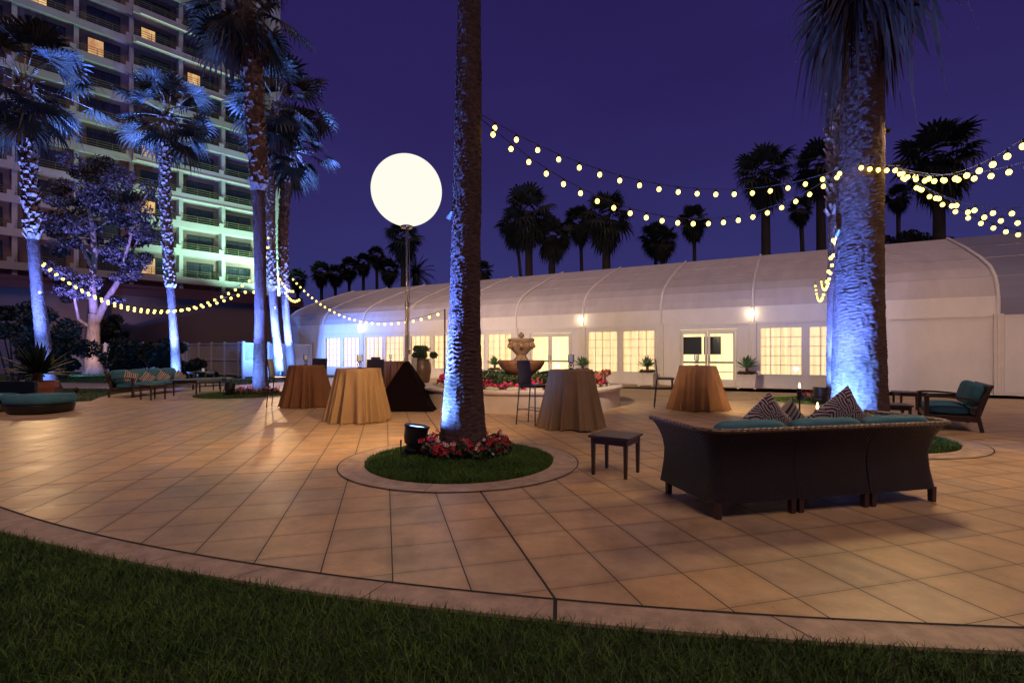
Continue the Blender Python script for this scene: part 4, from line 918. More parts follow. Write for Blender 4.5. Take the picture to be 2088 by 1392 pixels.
T = [((-5.33, 12.75), 'rust draped cocktail table by the palm cluster, leftmost', 'clothrust', 1, .43, .60), ((-3.14, 10.05), 'golden tan draped cocktail table just left of the black pyramid', 'cloth', 2, .44, .60),
     ((-4.85, 20.2), 'rust draped cocktail table half hidden behind the golden tan one', 'clothrust', 3, .42, .58), ((1.10, 9.12), 'brown draped cocktail table with bluish top edge in front of the fountain', 'clothbrown', 4, .40, .56),
     ((4.56, 12.05), 'rust draped cocktail table before the second tent doors', 'clothrust', 5, .43, .66)]
for i, (c, lab, mm, sd_, rt, rb) in enumerate(T): cocktail(c, lab, M[mm], sd_, rt, rb)

def candle_holder(c, label, s=1.0):
    r0 = empty('candle_holder', c); tag(r0, label, 'candle holder', 'candle holders on the cocktail tables')
    mb = MB(); mb.lathe([(.05, 0), (.05, .008), (.012, .014)], 16)
    ring = [(.042 * math.cos(a), 0, .062 + .045 * math.sin(a)) for a in np.linspace(0, 2 * math.pi, 19)]; mb.tube(ring, .006, 6)
    mb.tube([(.018 * math.cos(a) * (1 - a / 14), 0, .062 + .018 * math.sin(a) * (1 - a / 14)) for a in np.linspace(0, 9, 20)], .005, 6)
    mb.lathe([(.012, .105), (.045, .115), (.047, .122)], 16); mb.build('scroll_stand', M['black'], r0)
    MB().lathe([(.030, 0), (.031, .1), (.02, .102), (.001, .10)], 20, (0, 0, .123)).build('candle', M['wax'], r0, smooth=50)
    mb = MB(); n = 24
    for r_ in (.052, .049):
        for z in (.123, .245): mb.v += [(r_ * math.cos(2 * math.pi * k / n), r_ * math.sin(2 * math.pi * k / n), z) for k in range(n)]
    for k in range(n):
        k2 = (k + 1) % n; mb.f += [(k, k2, n + k2, n + k), (2 * n + k2, 2 * n + k, 3 * n + k, 3 * n + k2), (n + k, n + k2, 3 * n + k2, 3 * n + k)]
    mb.build('glass_cylinder', M['glass'], r0, smooth=60); r0.scale = (s, s, s)
HT = 1.078
for c, lab in (((-5.36, 12.75, HT), 'candle in glass on the leftmost rust table'), ((-3.12, 10.05, HT), 'candle in glass on the golden tan table'), ((-5.0, 20.2, HT), 'candle in glass on the half hidden rust table'),
               ((1.10, 9.12, HT), 'candle in glass on the brown table before the fountain'), ((4.52, 12.0, HT), 'candle in glass on the table before the tent doors')): candle_holder(c, lab, 1.12)

# ================================================================== BAR CHAIRS
def bar_chair():
    r0 = empty('bar_chair'); S = .20; tag(r0, 'x', 'bar chair', 'black bar chairs at the cocktail tables')
    mb = MB(); mb.box((.02, 0, .745), (.42, .42, .05)); mb.build('seat', M['leather'], r0, bevel=.018)
    mb = MB(); n = 8
    for i in range(n + 1):
        t_ = i / n; z = .74 + .50 * t_; x = -.19 - .05 * t_ ** 1.5 - .0
        for y_, o in ((-.2, 0), (-.1, -.012), (0, -.016), (.1, -.012), (.2, 0)): mb.v.append((x + o, y_, z))
        for y_, o in ((.2, .025), (.1, .013), (0, .009), (-.1, .013), (-.2, .025)): mb.v.append((x + o, y_, z))
    for i in range(n):
        for k in range(10): mb.f.append((i * 10 + k, i * 10 + (k + 1) % 10, (i + 1) * 10 + (k + 1) % 10, (i + 1) * 10 + k))
    mb.f.append(tuple(range(10))[::-1]); mb.f.append(tuple(n * 10 + k for k in range(10))); mb.build('backrest', M['leather'], r0, smooth=50)
    for sx, sy in ((1, 1), (1, -1), (-1, 1), (-1, -1)):
        MB().tube([(sx * S + (.0 if sx > 0 else -.05), sy * S * .98, 0), (sx * S * .93, sy * S * .9, .73)], [.011, .014], 8).build('leg', M['black'], r0)
    mb = MB(); mb.tube([(.195, -.19, .28), (.195, .19, .28)], .010, 8); mb.tube([(-.215, -.19, .28), (-.215, .19, .28)], .008, 8)
    for sy in (-1, 1): mb.tube([(.195, sy * .19, .30), (-.215, sy * .19, .30)], .008, 8)
    mb.build('footrest', M['steel'], r0); return r0
ch = bar_chair(); first = True
for x, y, a, lab in ((-6.05, 12.75, 8, 'black bar chair left of the leftmost rust table, side on'), (.40, 9.53, -38, 'black bar chair left of the brown table before the fountain'), (3.86, 12.42, -14, 'black bar chair left of the table before the tent doors'),
                     (-5.45, 13.75, -85, 'black bar chair showing only its back over the leftmost rust table'), (-3.17, 11.15, -92, 'black bar chair showing its back over the golden tan table'),
                     (-5.75, 20.9, -60, 'small black chair back beyond the half hidden rust table'), (-3.95, 18.9, 172, 'black bar chair edge on behind the black pyramid')):
    o = ch if first else copy_tree(ch); first = False; o.location = (x, y, 0); o.rotation_euler[2] = R(a); o['label'] = lab

# ================================================================== FOUNTAIN PLANTER
FC = (.26, 13.85)
fp = empty('round_planter', FC); tag(fp, 'low round white planter wall around the fountain', 'planter')
MB().lathe([(2.72, 0), (2.72, .43), (2.80, .45), (2.81, .50), (2.79, .53), (2.46, .53), (2.45, .44), (2.40, .42)], 128).build('wall', M['planter'], fp, smooth=30)
MB().lathe([(2.42, .42), (1.9, .50), (1.6, .62), (.3, .70), (.001, .70)], 64).build('soil', M['soil'], fp, smooth=180)
fo = empty('fountain', (FC[0], FC[1], .66)); tag(fo, 'tiered stone fountain, lion head urn over a wide brown bowl', 'fountain')
MB().lathe([(.30, 0), (.28, .08), (.24, .12), (.36, .17), (.55, .28), (.64, .42), (.665, .49), (.66, .53), (.63, .53), (.60, .47), (.3, .36), (.001, .35)], 56).build('bowl', M['bowl'], fo, smooth=50)
mb = MB().lathe([(.22, .50), (.21, .56), (.15, .62), (.14, .68), (.18, .72), (.20, .75), (.31, .86), (.345, .97), (.33, 1.02), (.36, 1.06), (.375, 1.10), (.375, 1.13), (.34, 1.14), (.1, 1.12), (.001, 1.12)], 56, wob=lambda a, z: 1 + (.012 * math.cos(14 * a) if .75 < z < 1.03 else 0))
mb.tube([(0, 0, .3), (0, 0, .55)], .2, 20)
mb.build('urn', M['stone'], fo, smooth=50)
for a in (R(-150), R(-28), R(90), R(-90)):
    d = Vector((math.cos(a), math.sin(a), 0)); mb = MB(); c = d * .34 + Vector((0, 0, .95)); mb.ball(c, .085, (1, 1, 1.05), 14, 10); mb.ball(c + d * .07 + Vector((0, 0, -.03)), .04, n=10, m=8)
    s = Vector((-d.y, d.x, 0))
    for k in range(9): q = 2 * math.pi * k / 9; mb.ball(c + (s * math.cos(q) + Vector((0, 0, 1)) * math.sin(q)) * .085, .033, n=8, m=6)
    mb.build('lion_head', M['stone'], fo, smooth=80)
MB().lathe([(.05, 1.12), (.03, 1.15), (.07, 1.19), (.085, 1.23), (.06, 1.28), (.02, 1.30), (.03, 1.31), (.001, 1.33)], 24).build('finial', M['stone'], fo, smooth=60)

# hedge ring, flowers, rocks
n = 17000; a = rng.uniform(0, 2 * np.pi, n); rr = 1.78 + .17 * rng.standard_normal(n).clip(-1.1, 1.1); zz = rng.uniform(.5, .84, n) + .02 * np.sin(a * 9)
V, F = leafcloud(np.stack([FC[0] + rr * np.cos(a), FC[1] + rr * np.sin(a), zz], 1), .035, 51, .6); tag(np_mesh('clipped_hedge', V, F, M['leaf']), 'low clipped hedge ring around the fountain bowl', 'hedge')
n = 3200; a = rng.uniform(0, 2 * np.pi, n); rr = rng.uniform(2.02, 2.40, n); cz = .5 + .17 * np.abs(np.sin(a * 7 + 1.3 * np.sin(a * 5))) * (2.45 - rr) / .4
C = np.stack([FC[0] + rr * np.cos(a), FC[1] + rr * np.sin(a), cz * rng.uniform(.85, 1.15, n)], 1)
V, F = leafcloud(C, .045, 52, .7); fl = np_mesh('planter_flowers', V, F, M['leaf']); tag(fl, 'bed of red and magenta flowers inside the round planter', 'flowers', kind='stuff')
def blossoms(C, size, seed):
    r_ = np.random.default_rng(seed); n = len(C); K = 5; Vs = []; 
    ax = r_.standard_normal((n, 3)) * .6 + np.array([0, -.6, .7]); ax /= np.linalg.norm(ax, axis=1)[:, None]; t1 = np.cross(ax, np.array([.3, .9, .1])); t1 /= np.linalg.norm(t1, axis=1)[:, None]; t2 = np.cross(ax, t1)
    s = (size * r_.uniform(.6, 1.3, n))[:, None]
    for k in range(K):
        q0 = 2 * math.pi * (k - .38) / K; q1 = 2 * math.pi * (k + .38) / K; qm = 2 * math.pi * k / K
        d0 = t1 * math.cos(q0) + t2 * math.sin(q0); d1 = t1 * math.cos(q1) + t2 * math.sin(q1); dm = t1 * math.cos(qm) + t2 * math.sin(qm)
        Vs.append(np.stack([C, C + d0 * s * .7 + ax * s * .25, C + dm * s + ax * s * .1, C + d1 * s * .7 + ax * s * .25], 1))
    V = np.stack(Vs, 1).reshape(-1, 3); F = (np.arange(n * K) * 4)[:, None] + np.array([0, 1, 2, 3]); return V, F
k = rng.uniform(0, 1, 3200) < .55; Cb = C[k] + np.array([0, 0, .045]); V, F = blossoms(Cb[::2], .042, 61); np_mesh('red_blossoms', V, F, M['red'], fl); V, F = blossoms(Cb[1::2], .042, 62); np_mesh('magenta_blossoms', V, F, M['pink'], fl)
rg = random.Random(8)
for k in range(13):
    a = R(-165 + k * 14 + rg.uniform(-4, 4)); rr_ = 2.36; mb = MB().ball((0, 0, 0), 1, (1, 1, 1), 14, 9)
    mb.v = [(v[0] * (1 + .12 * math.sin(v[1] * 5 + k)), v[1] * (1 + .1 * math.cos(v[2] * 4 + k)), v[2] * (1 + .15 * math.sin(v[0] * 3 + k))) for v in mb.v]
    o = mb.build('rock', M['rock'], smooth=180); o.location = (FC[0] + rr_ * math.cos(a), FC[1] + rr_ * math.sin(a), .53); s = rg.uniform(.09, .15); o.scale = (s * 1.5, s * .8, s * .6); o.rotation_euler[2] = a + 1.57
    tag(o, 'pale rounded rock among the flowers on the planter rim', 'rock', 'rocks on the planter rim')
# tall flower tuft right inside, purple plant left
bush('flowering_plant', (FC[0] + 2.05, FC[1] - .9, .72), (.22, .2, .2), 420, .05, M['rusty'], 'spiky pale flowering plant at the right side of the planter', 'plant', seed=71, k=6)
bush('flowering_plant', (FC[0] - 2.0, FC[1] - .9, .70), (.22, .22, .17), 900, .05, M['pink'], 'purple leafy plant at the left side of the planter', 'plant', seed=72, k=6)

def flower_bed(c, r0, r1, n, seed, label, mcol='red', a0=0, a1=360):
    a = np.radians(rng.uniform(a0, a1, n)); rr = rng.uniform(r0, r1, n); C = np.stack([c[0] + rr * np.cos(a), c[1] + rr * np.sin(a), .05 + .19 * rng.uniform(.1, 1, n) * (.5 + .5 * np.abs(np.sin(a * 3)))], 1)
    V, F = leafcloud(C, .045, seed, .55); o = np_mesh('bed_flowers', V, F, M['leaf']); tag(o, label, 'flowers', kind='stuff')
    V, F = blossoms(C[::4] + np.array([0, 0, .05]), .036, seed + 1); np_mesh('red_blossoms', V, F, M['red'], o)
    V, F = blossoms(C[2::14] + np.array([0, 0, .05]), .034, seed + 2); np_mesh('white_blossoms', V, F, M['white'], o)
flower_bed((TC[0] + .02, TC[1] - .12), .30, .62, 1500, 81, 'red flowers around the foot of the middle palm')
flower_bed((-8.6, 16.4), .35, .75, 900, 84, 'red flowers around the foot of the leaning palm cluster')
flower_bed((8.9, 13.9), .3, .7, 600, 87, 'red flowers around the foot of the far right palm')

# ================================================================== AGAVES AND POTS
def agave(root, c, r_, n, m, seed, wd=.07, up=(10, 80)):
    rg = random.Random(seed); V = []; F = []
    for i in range(n):
        az = i * 2.39996; t_ = i / n; el = R(up[1] - (up[1] - up[0]) * t_ + rg.uniform(-6, 6)); L = r_ * rg.uniform(.8, 1.1); d = Vector((math.cos(az) * math.cos(el), math.sin(az) * math.cos(el), math.sin(el)))
        s = Vector((-math.sin(az), math.cos(az), 0)); p = Vector(c); b = len(V); K = 5
        for k in range(K + 1):
            u = k / K; w_ = wd * (.55 + 1.1 * u - 1.65 * u ** 3) if k < K else .001; nn = s.cross(d).normalized()
            V += [p - s * w_ + nn * w_ * .35, p - nn * w_ * .2, p + s * w_ + nn * w_ * .35]; p = p + d * L / K; d = (d + Vector((0, 0, -.05 if t_ > .3 else 0))).normalized()
        for k in range(K):
            q = b + k * 3; F += [(q, q + 1, q + 4, q + 3), (q + 1, q + 2, q + 5, q + 4)]
    return np_mesh('leaves', tri_np(V), F, m, root, smooth=True)
def box_planter(c, label, seed, w_=.66, hh=.55):
    r0 = empty('box_planter', c); r0.rotation_euler[2] = tent.rotation_euler[2]; tag(r0, label, 'planter', 'white box planters by the tent')
    mb = MB()
    for k in range(4): mb.box((0, 0, .09 + (k + .5) * (hh - .12) / 4), (w_ * (.93 + .018 * k), w_ * (.93 + .018 * k), (hh - .12) / 4 - .008))
    mb.box((0, 0, hh / 2), (w_ * .91, w_ * .91, hh - .12)); mb.box((0, 0, hh), (w_ * 1.06, w_ * 1.06, .05)); mb.build('box', M['planter'], r0, bevel=.006)
    for sx in (-1, 1):
        for sy in (-1, 1): MB().box((sx * w_ * .44, sy * w_ * .44, .045), (.07, .07, .09)).build('foot', M['planter'], r0)
    return r0
def potted(c, label, seed, hh=.55, size=.50, w_=.66):
    box_planter(c, label.replace('agave', 'box planter'), seed, w_, hh)
    r0 = empty('agave_plant', (c[0], c[1], hh)); tag(r0, label, 'agave', 'agaves in white planters')
    MB().tube([(0, 0, -.02), (0, 0, .28)], [.07, .06], 8).build('stem', M['stone'], r0); agave(r0, (0, 0, .28), size, 34, M['agave'], seed, wd=.052)
    C = clumps([(.2, -.15, .04), (-.2, -.1, .04), (.0, -.2, .05), (.15, .2, .04), (-.15, .2, .04)], [.14] * 5, 70, seed); V, F = leafcloud(C, .05, seed, .6); np_mesh('succulents', V, F, M['leaf'], r0)
    V, F = leafcloud(C[::5] + np.array([0, 0, .03]), .04, seed + 1, .7); np_mesh('red_leaves', V, F, M['red'], r0)
potted(G(1320, 787), 'agave in the white box between windows and second doors', 91)
potted(G(1523, 793), 'agave in the white box right of the second doors', 92)
potted((at(1186, 0, 23.3).x, 23.0), 'agave in the white box left of the brown table, near first doors', 93)
potted((at(1009, 0, 24.5).x, 24.3), 'agave in the white box left of the fountain bowl', 94)

r0 = empty('tall_jar', (-3.42, 18.6, 0)); tag(r0, 'tall brown glazed jar behind the planter with straw hanging over it', 'jar')
MB().lathe([(.20, 0), (.22, .05), (.30, .4), (.36, .75), (.34, 1.0), (.28, 1.13), (.30, 1.17), (.28, 1.19), (.22, 1.16)], 40).build('body', M['jar'], r0, smooth=50)
V = []; F = []; rg = random.Random(2)
for i in range(420):
    a = rg.uniform(R(110), R(250)); r_ = .28; p = Vector((r_ * math.cos(a), r_ * math.sin(a) , 1.18)); d = Vector((math.cos(a), math.sin(a), .5)) * .13; s = Vector((-math.sin(a), math.cos(a), 0)) * .005; L = rg.uniform(.4, .95); b = len(V)
    q = p + d * .6; e1 = q + Vector((math.cos(a) * .06, math.sin(a) * .06, -L)); V += [p - s, p + s, q + s, q - s, e1 + s, e1 - s]; F += [(b, b + 1, b + 2, b + 3), (b + 3, b + 2, b + 4, b + 5)]
np_mesh('straw', tri_np(V), F, M['straw'], r0)
bush('jar_plant', (-3.42, 18.6, 1.42), (.42, .34, .26), 2200, .06, M['leaf'], 'bushy plant with rusty tips growing from the tall jar', 'plant', seed=77, k=8, stems=False)
o = bush('jar_plant', (-3.40, 18.55, 1.45), (.40, .3, .2), 420, .06, M['rusty'], 'rusty red sprays among the tall jar plant', 'plant', seed=78, k=8, stems=False)

pt = empty('terracotta_pot', (-13.25, 13.7, 0)); tag(pt, 'round terracotta pot between the round ottoman and leaning palm', 'pot')
MB().lathe([(.24, 0), (.36, .38), (.38, .42), (.44, .43), (.45, .60), (.41, .61), (.38, .52), (.001, .5)], 36).build('body', M['terracotta'], pt, smooth=40)
ag = empty('agave_plant', (-13.25, 13.7, .5)); tag(ag, 'large dark spiky agave in the terracotta pot', 'agave')
MB().tube([(0, 0, 0), (0, 0, .35)], [.12, .10], 8).build('stem', M['stone'], ag); agave(ag, (0, 0, .32), .95, 44, M['agavedark'], 95, wd=.07, up=(-5, 80))

# ================================================================== FURNITURE
def cushion(name, c, d, m, parent, rz=0, rx=0, puff=.5, ry=0):
    """soft box, superellipsoid cross sections with UVs"""
    nx, nv = 24, 24; mb = MB(); Mx = Matrix.Translation(c) @ Matrix.Rotation(rz, 4, 'Z') @ Matrix.Rotation(rx, 4, 'X') @ Matrix.Rotation(ry, 4, 'Y'); V = []
    e_ = .45
    def sp_(v, q): return math.copysign(abs(v) ** q, v)
    for i in range(nx + 1):
        ph = -math.pi / 2 + math.pi * i / nx
        for k in range(nv):
            th = 2 * math.pi * k / nv; cx = sp_(math.cos(ph), e_ * .7) * sp_(math.cos(th), e_); cz = sp_(math.cos(ph), e_ * .7) * sp_(math.sin(th), e_ + .3); xx = sp_(math.sin(ph), e_)
            V.append(Mx @ Vector((xx * d[0] / 2, cz * d[1] / 2 * (1 - .0 * abs(xx)), cx * d[2] / 2 + .012 * math.sin(xx * 9 + k) * puff * d[2])))
    F = [(i * nv + k, i * nv + (k + 1) % nv, (i + 1) * nv + (k + 1) % nv, (i + 1) * nv + k) for i in range(nx) for k in range(nv)]
    mb.add(V, F); return mb.build(name, m, parent, smooth=180)

def throw_pillow(c, size, m, label, rz, rx, ry=0, group=None):
    """square pillow: pinched corners, puffed centre, modelled with UVs, standing on one corner or edge"""
    n = 18; V = []; UV = []; F = []; 
    for side in (1, -1):
        for i in range(n + 1):
            for j in range(n + 1):
                u, v = i / n * 2 - 1, j / n * 2 - 1; pinch = 1 - .09 * (1 - u * u) * 0
                xx = u * (1 - .07 * (1 - v * v) ** 1 * 0 - .06 * (1 - abs(v)) * abs(u)); zz = v * (1 - .06 * (1 - abs(u)) * abs(v)); t_ = max((1 - u * u) * (1 - v * v), 0) ** .42 * .30 * side
                V.append((xx * size / 2, t_ * size / 2, zz * size / 2)); UV.append((i / n, j / n))
    N = (n + 1) ** 2
    for s in (0, 1):
        for i in range(n):
            for j in range(n):
                q = (s * N + i * (n + 1) + j, s * N + (i + 1) * (n + 1) + j, s * N + (i + 1) * (n + 1) + j + 1, s * N + i * (n + 1) + j + 1); F.append(q if s == 0 else q[::-1])
    me = bpy.data.meshes.new('throw_pillow'); me.from_pydata(V, [], F); uvl = me.uv_layers.new(name='UVMap')
    for lp in me.loops: uvl.data[lp.index].uv = UV[lp.vertex_index]
    o = link_mesh(me, 'throw_pillow', m, None, smooth=180); o.location = c
    o.rotation_euler = (Matrix.Rotation(rz, 3, 'Z') @ Matrix.Rotation(rx, 3, 'X') @ Matrix.Rotation(ry, 3, 'Y')).to_euler(); tag(o, label, 'pillow', group); return o

def side_table(c, rz, label, w_=.42, d_=.42, hh=.45, leg=.045, name='side_table', cat='side table', mt='tabletop'):
    r0 = empty(name, c, rz); tag(r0, label, cat, 'low dark side tables' if name == 'side_table' else None)
    mb = MB().box((0, 0, hh - .014), (w_ * 1.13, d_ * 1.13, .028)); mb.build('top', M[mt], r0, bevel=.006)
    mb = MB()
    for s in (-1, 1): mb.box((0, s * (d_ / 2 - .012), hh - .062), (w_ - leg, .02, .065)); mb.box((s * (w_ / 2 - .012), 0, hh - .062), (.02, d_ - leg, .065))
    mb.build('apron', M['brownwood'], r0)
    for sx in (-1, 1):
        for sy in (-1, 1):
            mb = MB().box((sx * (w_ / 2 - leg / 2 + .003), sy * (d_ / 2 - leg / 2 + .003), (hh - .03) / 2), (leg, leg, hh - .03), taper=.72); mb.build('leg', M['brownwood'], r0, bevel=.003)
    return r0
side_table((1.185, 5.60), R(-34), 'small square dark side table alone beside the wicker sofa', .42, .42, .45)
side_table((9.55, 11.8), R(-20), 'small dark table at the far end of the loveseat', .5, .5, .46)
side_table((7.0, 9.05), R(-25), 'small dark table between palm bed and loveseat', .48, .48, .45)
side_table((-10.8, 14.75), R(-18), 'small dark table before the near end of the corner sofa', .46, .46, .45)
side_table((-11.15, 18.9), R(5), 'small dark table past the long coffee table', .5, .5, .46)
side_table((-10.75, 16.8), R(4), 'long dark coffee table facing the corner sofa', .75, 1.55, .52, .05, 'coffee_table', 'coffee table')
side_table((2.75, 5.9), R(12), 'dark coffee table hidden behind the wicker sofa back', 1.1, .6, .42, .06, 'coffee_table', 'coffee table')
side_table((4.15, 7.2), R(12), 'dark low table holding the farther candle torch', .5, .5, .45, .05, 'side_table')
side_table((-13.3, 21.0), R(5), 'dark table with a white candle at the far end of the sofa', .7, .7, .62, .05)
o = MB().lathe([(.05, 0), (.05, .14), (.001, .14)], 16).build('pillar_candle', M['wax']); o.location = (-13.1, 20.8, .62); tag(o, 'white pillar candle on the far end table', 'candle')

def torch(c, label, hh):
    r0 = empty('table_torch', c); tag(r0, label, 'torch', 'small flaming table torches')
    MB().lathe([(.06, 0), (.05, .015), (.012, .03), (.012, hh * .55), (.035, hh * .6), (.04, hh * .62), (.034, hh * .95), (.02, hh), (.001, hh)], 18).build('stand', M['black'], r0, smooth=50)
    MB().lathe([(.001, 0), (.012, .012), (.016, .03), (.011, .055), (.004, .08), (.001, .09)], 12, (0, 0, hh + .002)).build('flame', M['flame'], r0, smooth=180)
torch((3.70, 5.94, .42), 'flaming torch nearer the sofa, between the pillows', .27)
torch((4.28, 7.3, .45), 'flaming torch farther off, above the striped pillow', .40)

# wicker sofa in the foreground
ws = empty('wicker_sofa', (1.675, 4.05, 0), R(12.6)); tag(ws, 'long dark wicker sofa seen from behind with flared back', 'sofa')
W, D = 2.29, .80
def poff(z): return float(np.interp(z, [.13, .2, .32, .44, .54, .62, .69, .745], [.045, .03, .008, .0, .02, .055, .10, .155]))
def upath(rad=.09):
    pts = []
    for y in np.linspace(D, rad, 9): pts.append((0, y, -1, 0))
    for a in np.linspace(180, 270, 9): pts.append((rad + rad * math.cos(R(a)), rad + rad * math.sin(R(a)), math.cos(R(a)), math.sin(R(a))))
    for x_ in np.linspace(rad, W - rad, 31)[1:-1]: pts.append((x_, 0, 0, -1))
    for a in np.linspace(270, 360, 9): pts.append((W - rad + rad * math.cos(R(a)), rad + rad * math.sin(R(a)), math.cos(R(a)), math.sin(R(a))))
    for y in np.linspace(rad, D, 9): pts.append((W, y, 1, 0))
    out = []
    for q in pts:
        if not out or math.hypot(q[0] - out[-1][0], q[1] - out[-1][1]) > 1e-4: out.append(q)
    return out
UP = upath()
def shell(seg, name):
    zs = np.linspace(.13, .735, 22); mb = MB(); n = len(seg); arc = [0]
    for i in range(1, n): arc.append(arc[-1] + math.hypot(seg[i][0] - seg[i - 1][0], seg[i][1] - seg[i - 1][1]))
    uvs = []
    for z in zs:
        for i, (x, y, nx, ny) in enumerate(seg):
            o = poff(z); fr_ = 0
            mb.v.append((x + nx * o, y + ny * o, z)); uvs.append((arc[i] + seg[0][0], z))
    m0 = len(mb.v)
    for z in zs[::-1]:
        for i, (x, y, nx, ny) in enumerate(seg): o = poff(z) - .05; mb.v.append((x + nx * o, y + ny * o, z)); uvs.append((arc[i], z))
    R_ = 2 * len(zs)
    for j in range(R_ - 1):
        for i in range(n - 1): mb.f.append((j * n + i, j * n + i + 1, (j + 1) * n + i + 1, (j + 1) * n + i))
    for i in range(n - 1): mb.f.append(((R_ - 1) * n + i, (R_ - 1) * n + i + 1, i + 1, i))
    mb.f.append(tuple(j * n for j in range(R_))); mb.f.append(tuple(j * n + n - 1 for j in range(R_))[::-1])
    o = mb.build(name, M['wicker'], ws, smooth=45); uv = o.data.uv_layers.new(name='UVMap')
    for lp in o.data.loops: uv.data[lp.index].uv = uvs[lp.vertex_index]
    # rolled rim
    mb = MB(); K = 10; uvs = []
    for i, (x, y, nx, ny) in enumerate(seg):
        for k in range(K):
            a = 2 * math.pi * k / K; o_ = poff(.745) - .022 + .034 * math.cos(a); mb.v.append((x + nx * o_, y + ny * o_, .742 + .020 * math.sin(a))); uvs.append((arc[i], .16 * k / K))
    for i in range(n - 1):
        for k in range(K): mb.f.append((i * K + k, i * K + (k + 1) % K, (i + 1) * K + (k + 1) % K, (i + 1) * K + k))
    mb.f.append(tuple(range(K))[::-1]); mb.f.append(tuple((n - 1) * K + k for k in range(K)))
    r_ = mb.build('rim', M['wickerrim'], o, smooth=60); uv = r_.data.uv_layers.new(name='UVMap')
    for lp in r_.data.loops: uv.data[lp.index].uv = uvs[lp.vertex_index]
    return o
def cutp(pts, xa, xb, side):
    return [q for q in pts if (side(q))]
s1 = [q for q in UP if (q[0] < W / 3 - .004 and not (q[0] >= W - .2))]; s1.append((W / 3 - .006, 0, 0, -1))
s2 = [(W / 3 + .006, 0, 0, -1)] + [q for q in UP if W / 3 + .02 < q[0] < 2 * W / 3 - .02 and q[1] == 0] + [(2 * W / 3 - .006, 0, 0, -1)]
s3 = [(2 * W / 3 + .006, 0, 0, -1)] + [q for q in UP if q[0] > 2 * W / 3 + .02]
for s in (s1, s2, s3): shell(s, 'back_panel')
mb = MB(); mb.bb(.03, W - .03, .03, D - .02, .15, .27); mb.build('seat_base', M['wicker'], ws)
for x in (.0, W / 3 - .045, W / 3 + .035, 2 * W / 3 - .045, 2 * W / 3 + .035, W - .05):
    for y in (-.035, D - .07): MB().box((x + .025, y + .03, .07), (.05, .05, .14), taper=.9).build('leg', M['brownwood'], ws, bevel=.003)
for i in range(3):
    cushion('seat_cushion', (W * (i + .5) / 3, .50, .34), (W / 3 - .06, .62, .15), M['turq'], ws)
    cushion('back_cushion', (W * (i + .5) / 3 + (.0, .0, .0)[i], .05 + .03, .60), (W / 3 - (.03 if i else .08), .17, .40), M['turq'], ws, rx=R(13), puff=1.0)
def wsl(x, y, z): return ws.matrix_basis @ Vector((x, y, z)) if False else Vector((1.675 + x * math.cos(R(12.6)) - y * math.sin(R(12.6)), 4.05 + x * math.sin(R(12.6)) + y * math.cos(R(12.6)), z))
throw_pillow(wsl(.76, .36, .70), .48, M['leafprint'], 'leaf print pillow on the left of the wicker sofa', R(14), R(18), R(41), 'pillows on the wicker sofa')
throw_pillow(wsl(1.14, .52, .67), .42, M['stripe'], 'navy and tan striped pillow in the middle of the wicker sofa', R(20), R(20), R(38), 'pillows on the wicker sofa')
throw_pillow(wsl(1.58, .34, .73), .50, M['leafprint'], 'leaf print pillow on the right of the wicker sofa', R(8), R(16), R(48), 'pillows on the wicker sofa')

# loveseat
def arm_sofa(name, c, rz, L_, Dp, label, nseat, col='brownwood', hh=.82, arms=True):
    """local x along length, local +y towards its back; front at y=0"""
    r0 = empty(name, c, rz); tag(r0, label, 'sofa')
    MB().bb(.02, L_ - .02, .03, Dp - .06, .17, .27).build('seat_frame', M[col], r0, bevel=.008)
    for x in (.0, L_ - .06):
        mb = MB(); mb.box((x + .03, .04, .29), (.055, .07, .58)); mb.build('leg', M[col], r0, bevel=.006)
        mb = MB(); mb.tube([(x + .03, Dp - .02, 0), (x + .03, Dp - .08, .30), (x + .03, Dp - .03, .55), (x + .03, Dp + .11, hh)], [.03, .034, .034, .024], 8); mb.build('leg', M[col], r0, smooth=60)
        if arms:
            mb = MB(); pts = [(0, .60), (.1, .618), (.3, .618), (.55, .60), (Dp - .05, .56)]
            for i in range(len(pts) - 1):
                (y0, z0), (y1, z1) = pts[i], pts[i + 1]; mb.add([(x - .01, y0, z0), (x + .07, y0, z0), (x + .07, y1, z1), (x - .01, y1, z1), (x - .01, y0, z0 - .035), (x + .07, y0, z0 - .035), (x + .07, y1, z1 - .035), (x - .01, y1, z1 - .035)], [(0, 1, 2, 3), (7, 6, 5, 4), (0, 3, 7, 4), (2, 1, 5, 6), (1, 0, 4, 5), (3, 2, 6, 7)])
            mb.build('armrest', M[col], r0)
    MB().add([(0.04, Dp - .075, .28), (L_ - .04, Dp - .075, .28), (L_ - .04, Dp + .085, hh - .03), (.04, Dp + .085, hh - .03), (0.04, Dp - .035, .28), (L_ - .04, Dp - .035, .28), (L_ - .04, Dp + .12, hh), (.04, Dp + .12, hh)],
             [(0, 1, 2, 3), (7, 6, 5, 4), (0, 3, 7, 4), (2, 1, 5, 6), (1, 0, 4, 5), (3, 2, 6, 7)]).build('backrest', M[col], r0)
    for i in range(nseat):
        w_ = (L_ - .14) / nseat; x = .07 + w_ * (i + .5)
        cushion('seat_cushion', (x, .35, .355), (w_ - .01, Dp - .18, .17), M['turq'], r0)
        cushion('back_cushion', (x, Dp - .10, .64), (w_ - .01, .19, .44), M['turq'], r0, rx=R(-16))
    return r0
la = math.atan2(.81, .59)
arm_sofa('loveseat', (8.45, 10.23), la + math.pi, 1.60, .80, 'turquoise cushioned loveseat with curved dark arms right of the palm', 2)
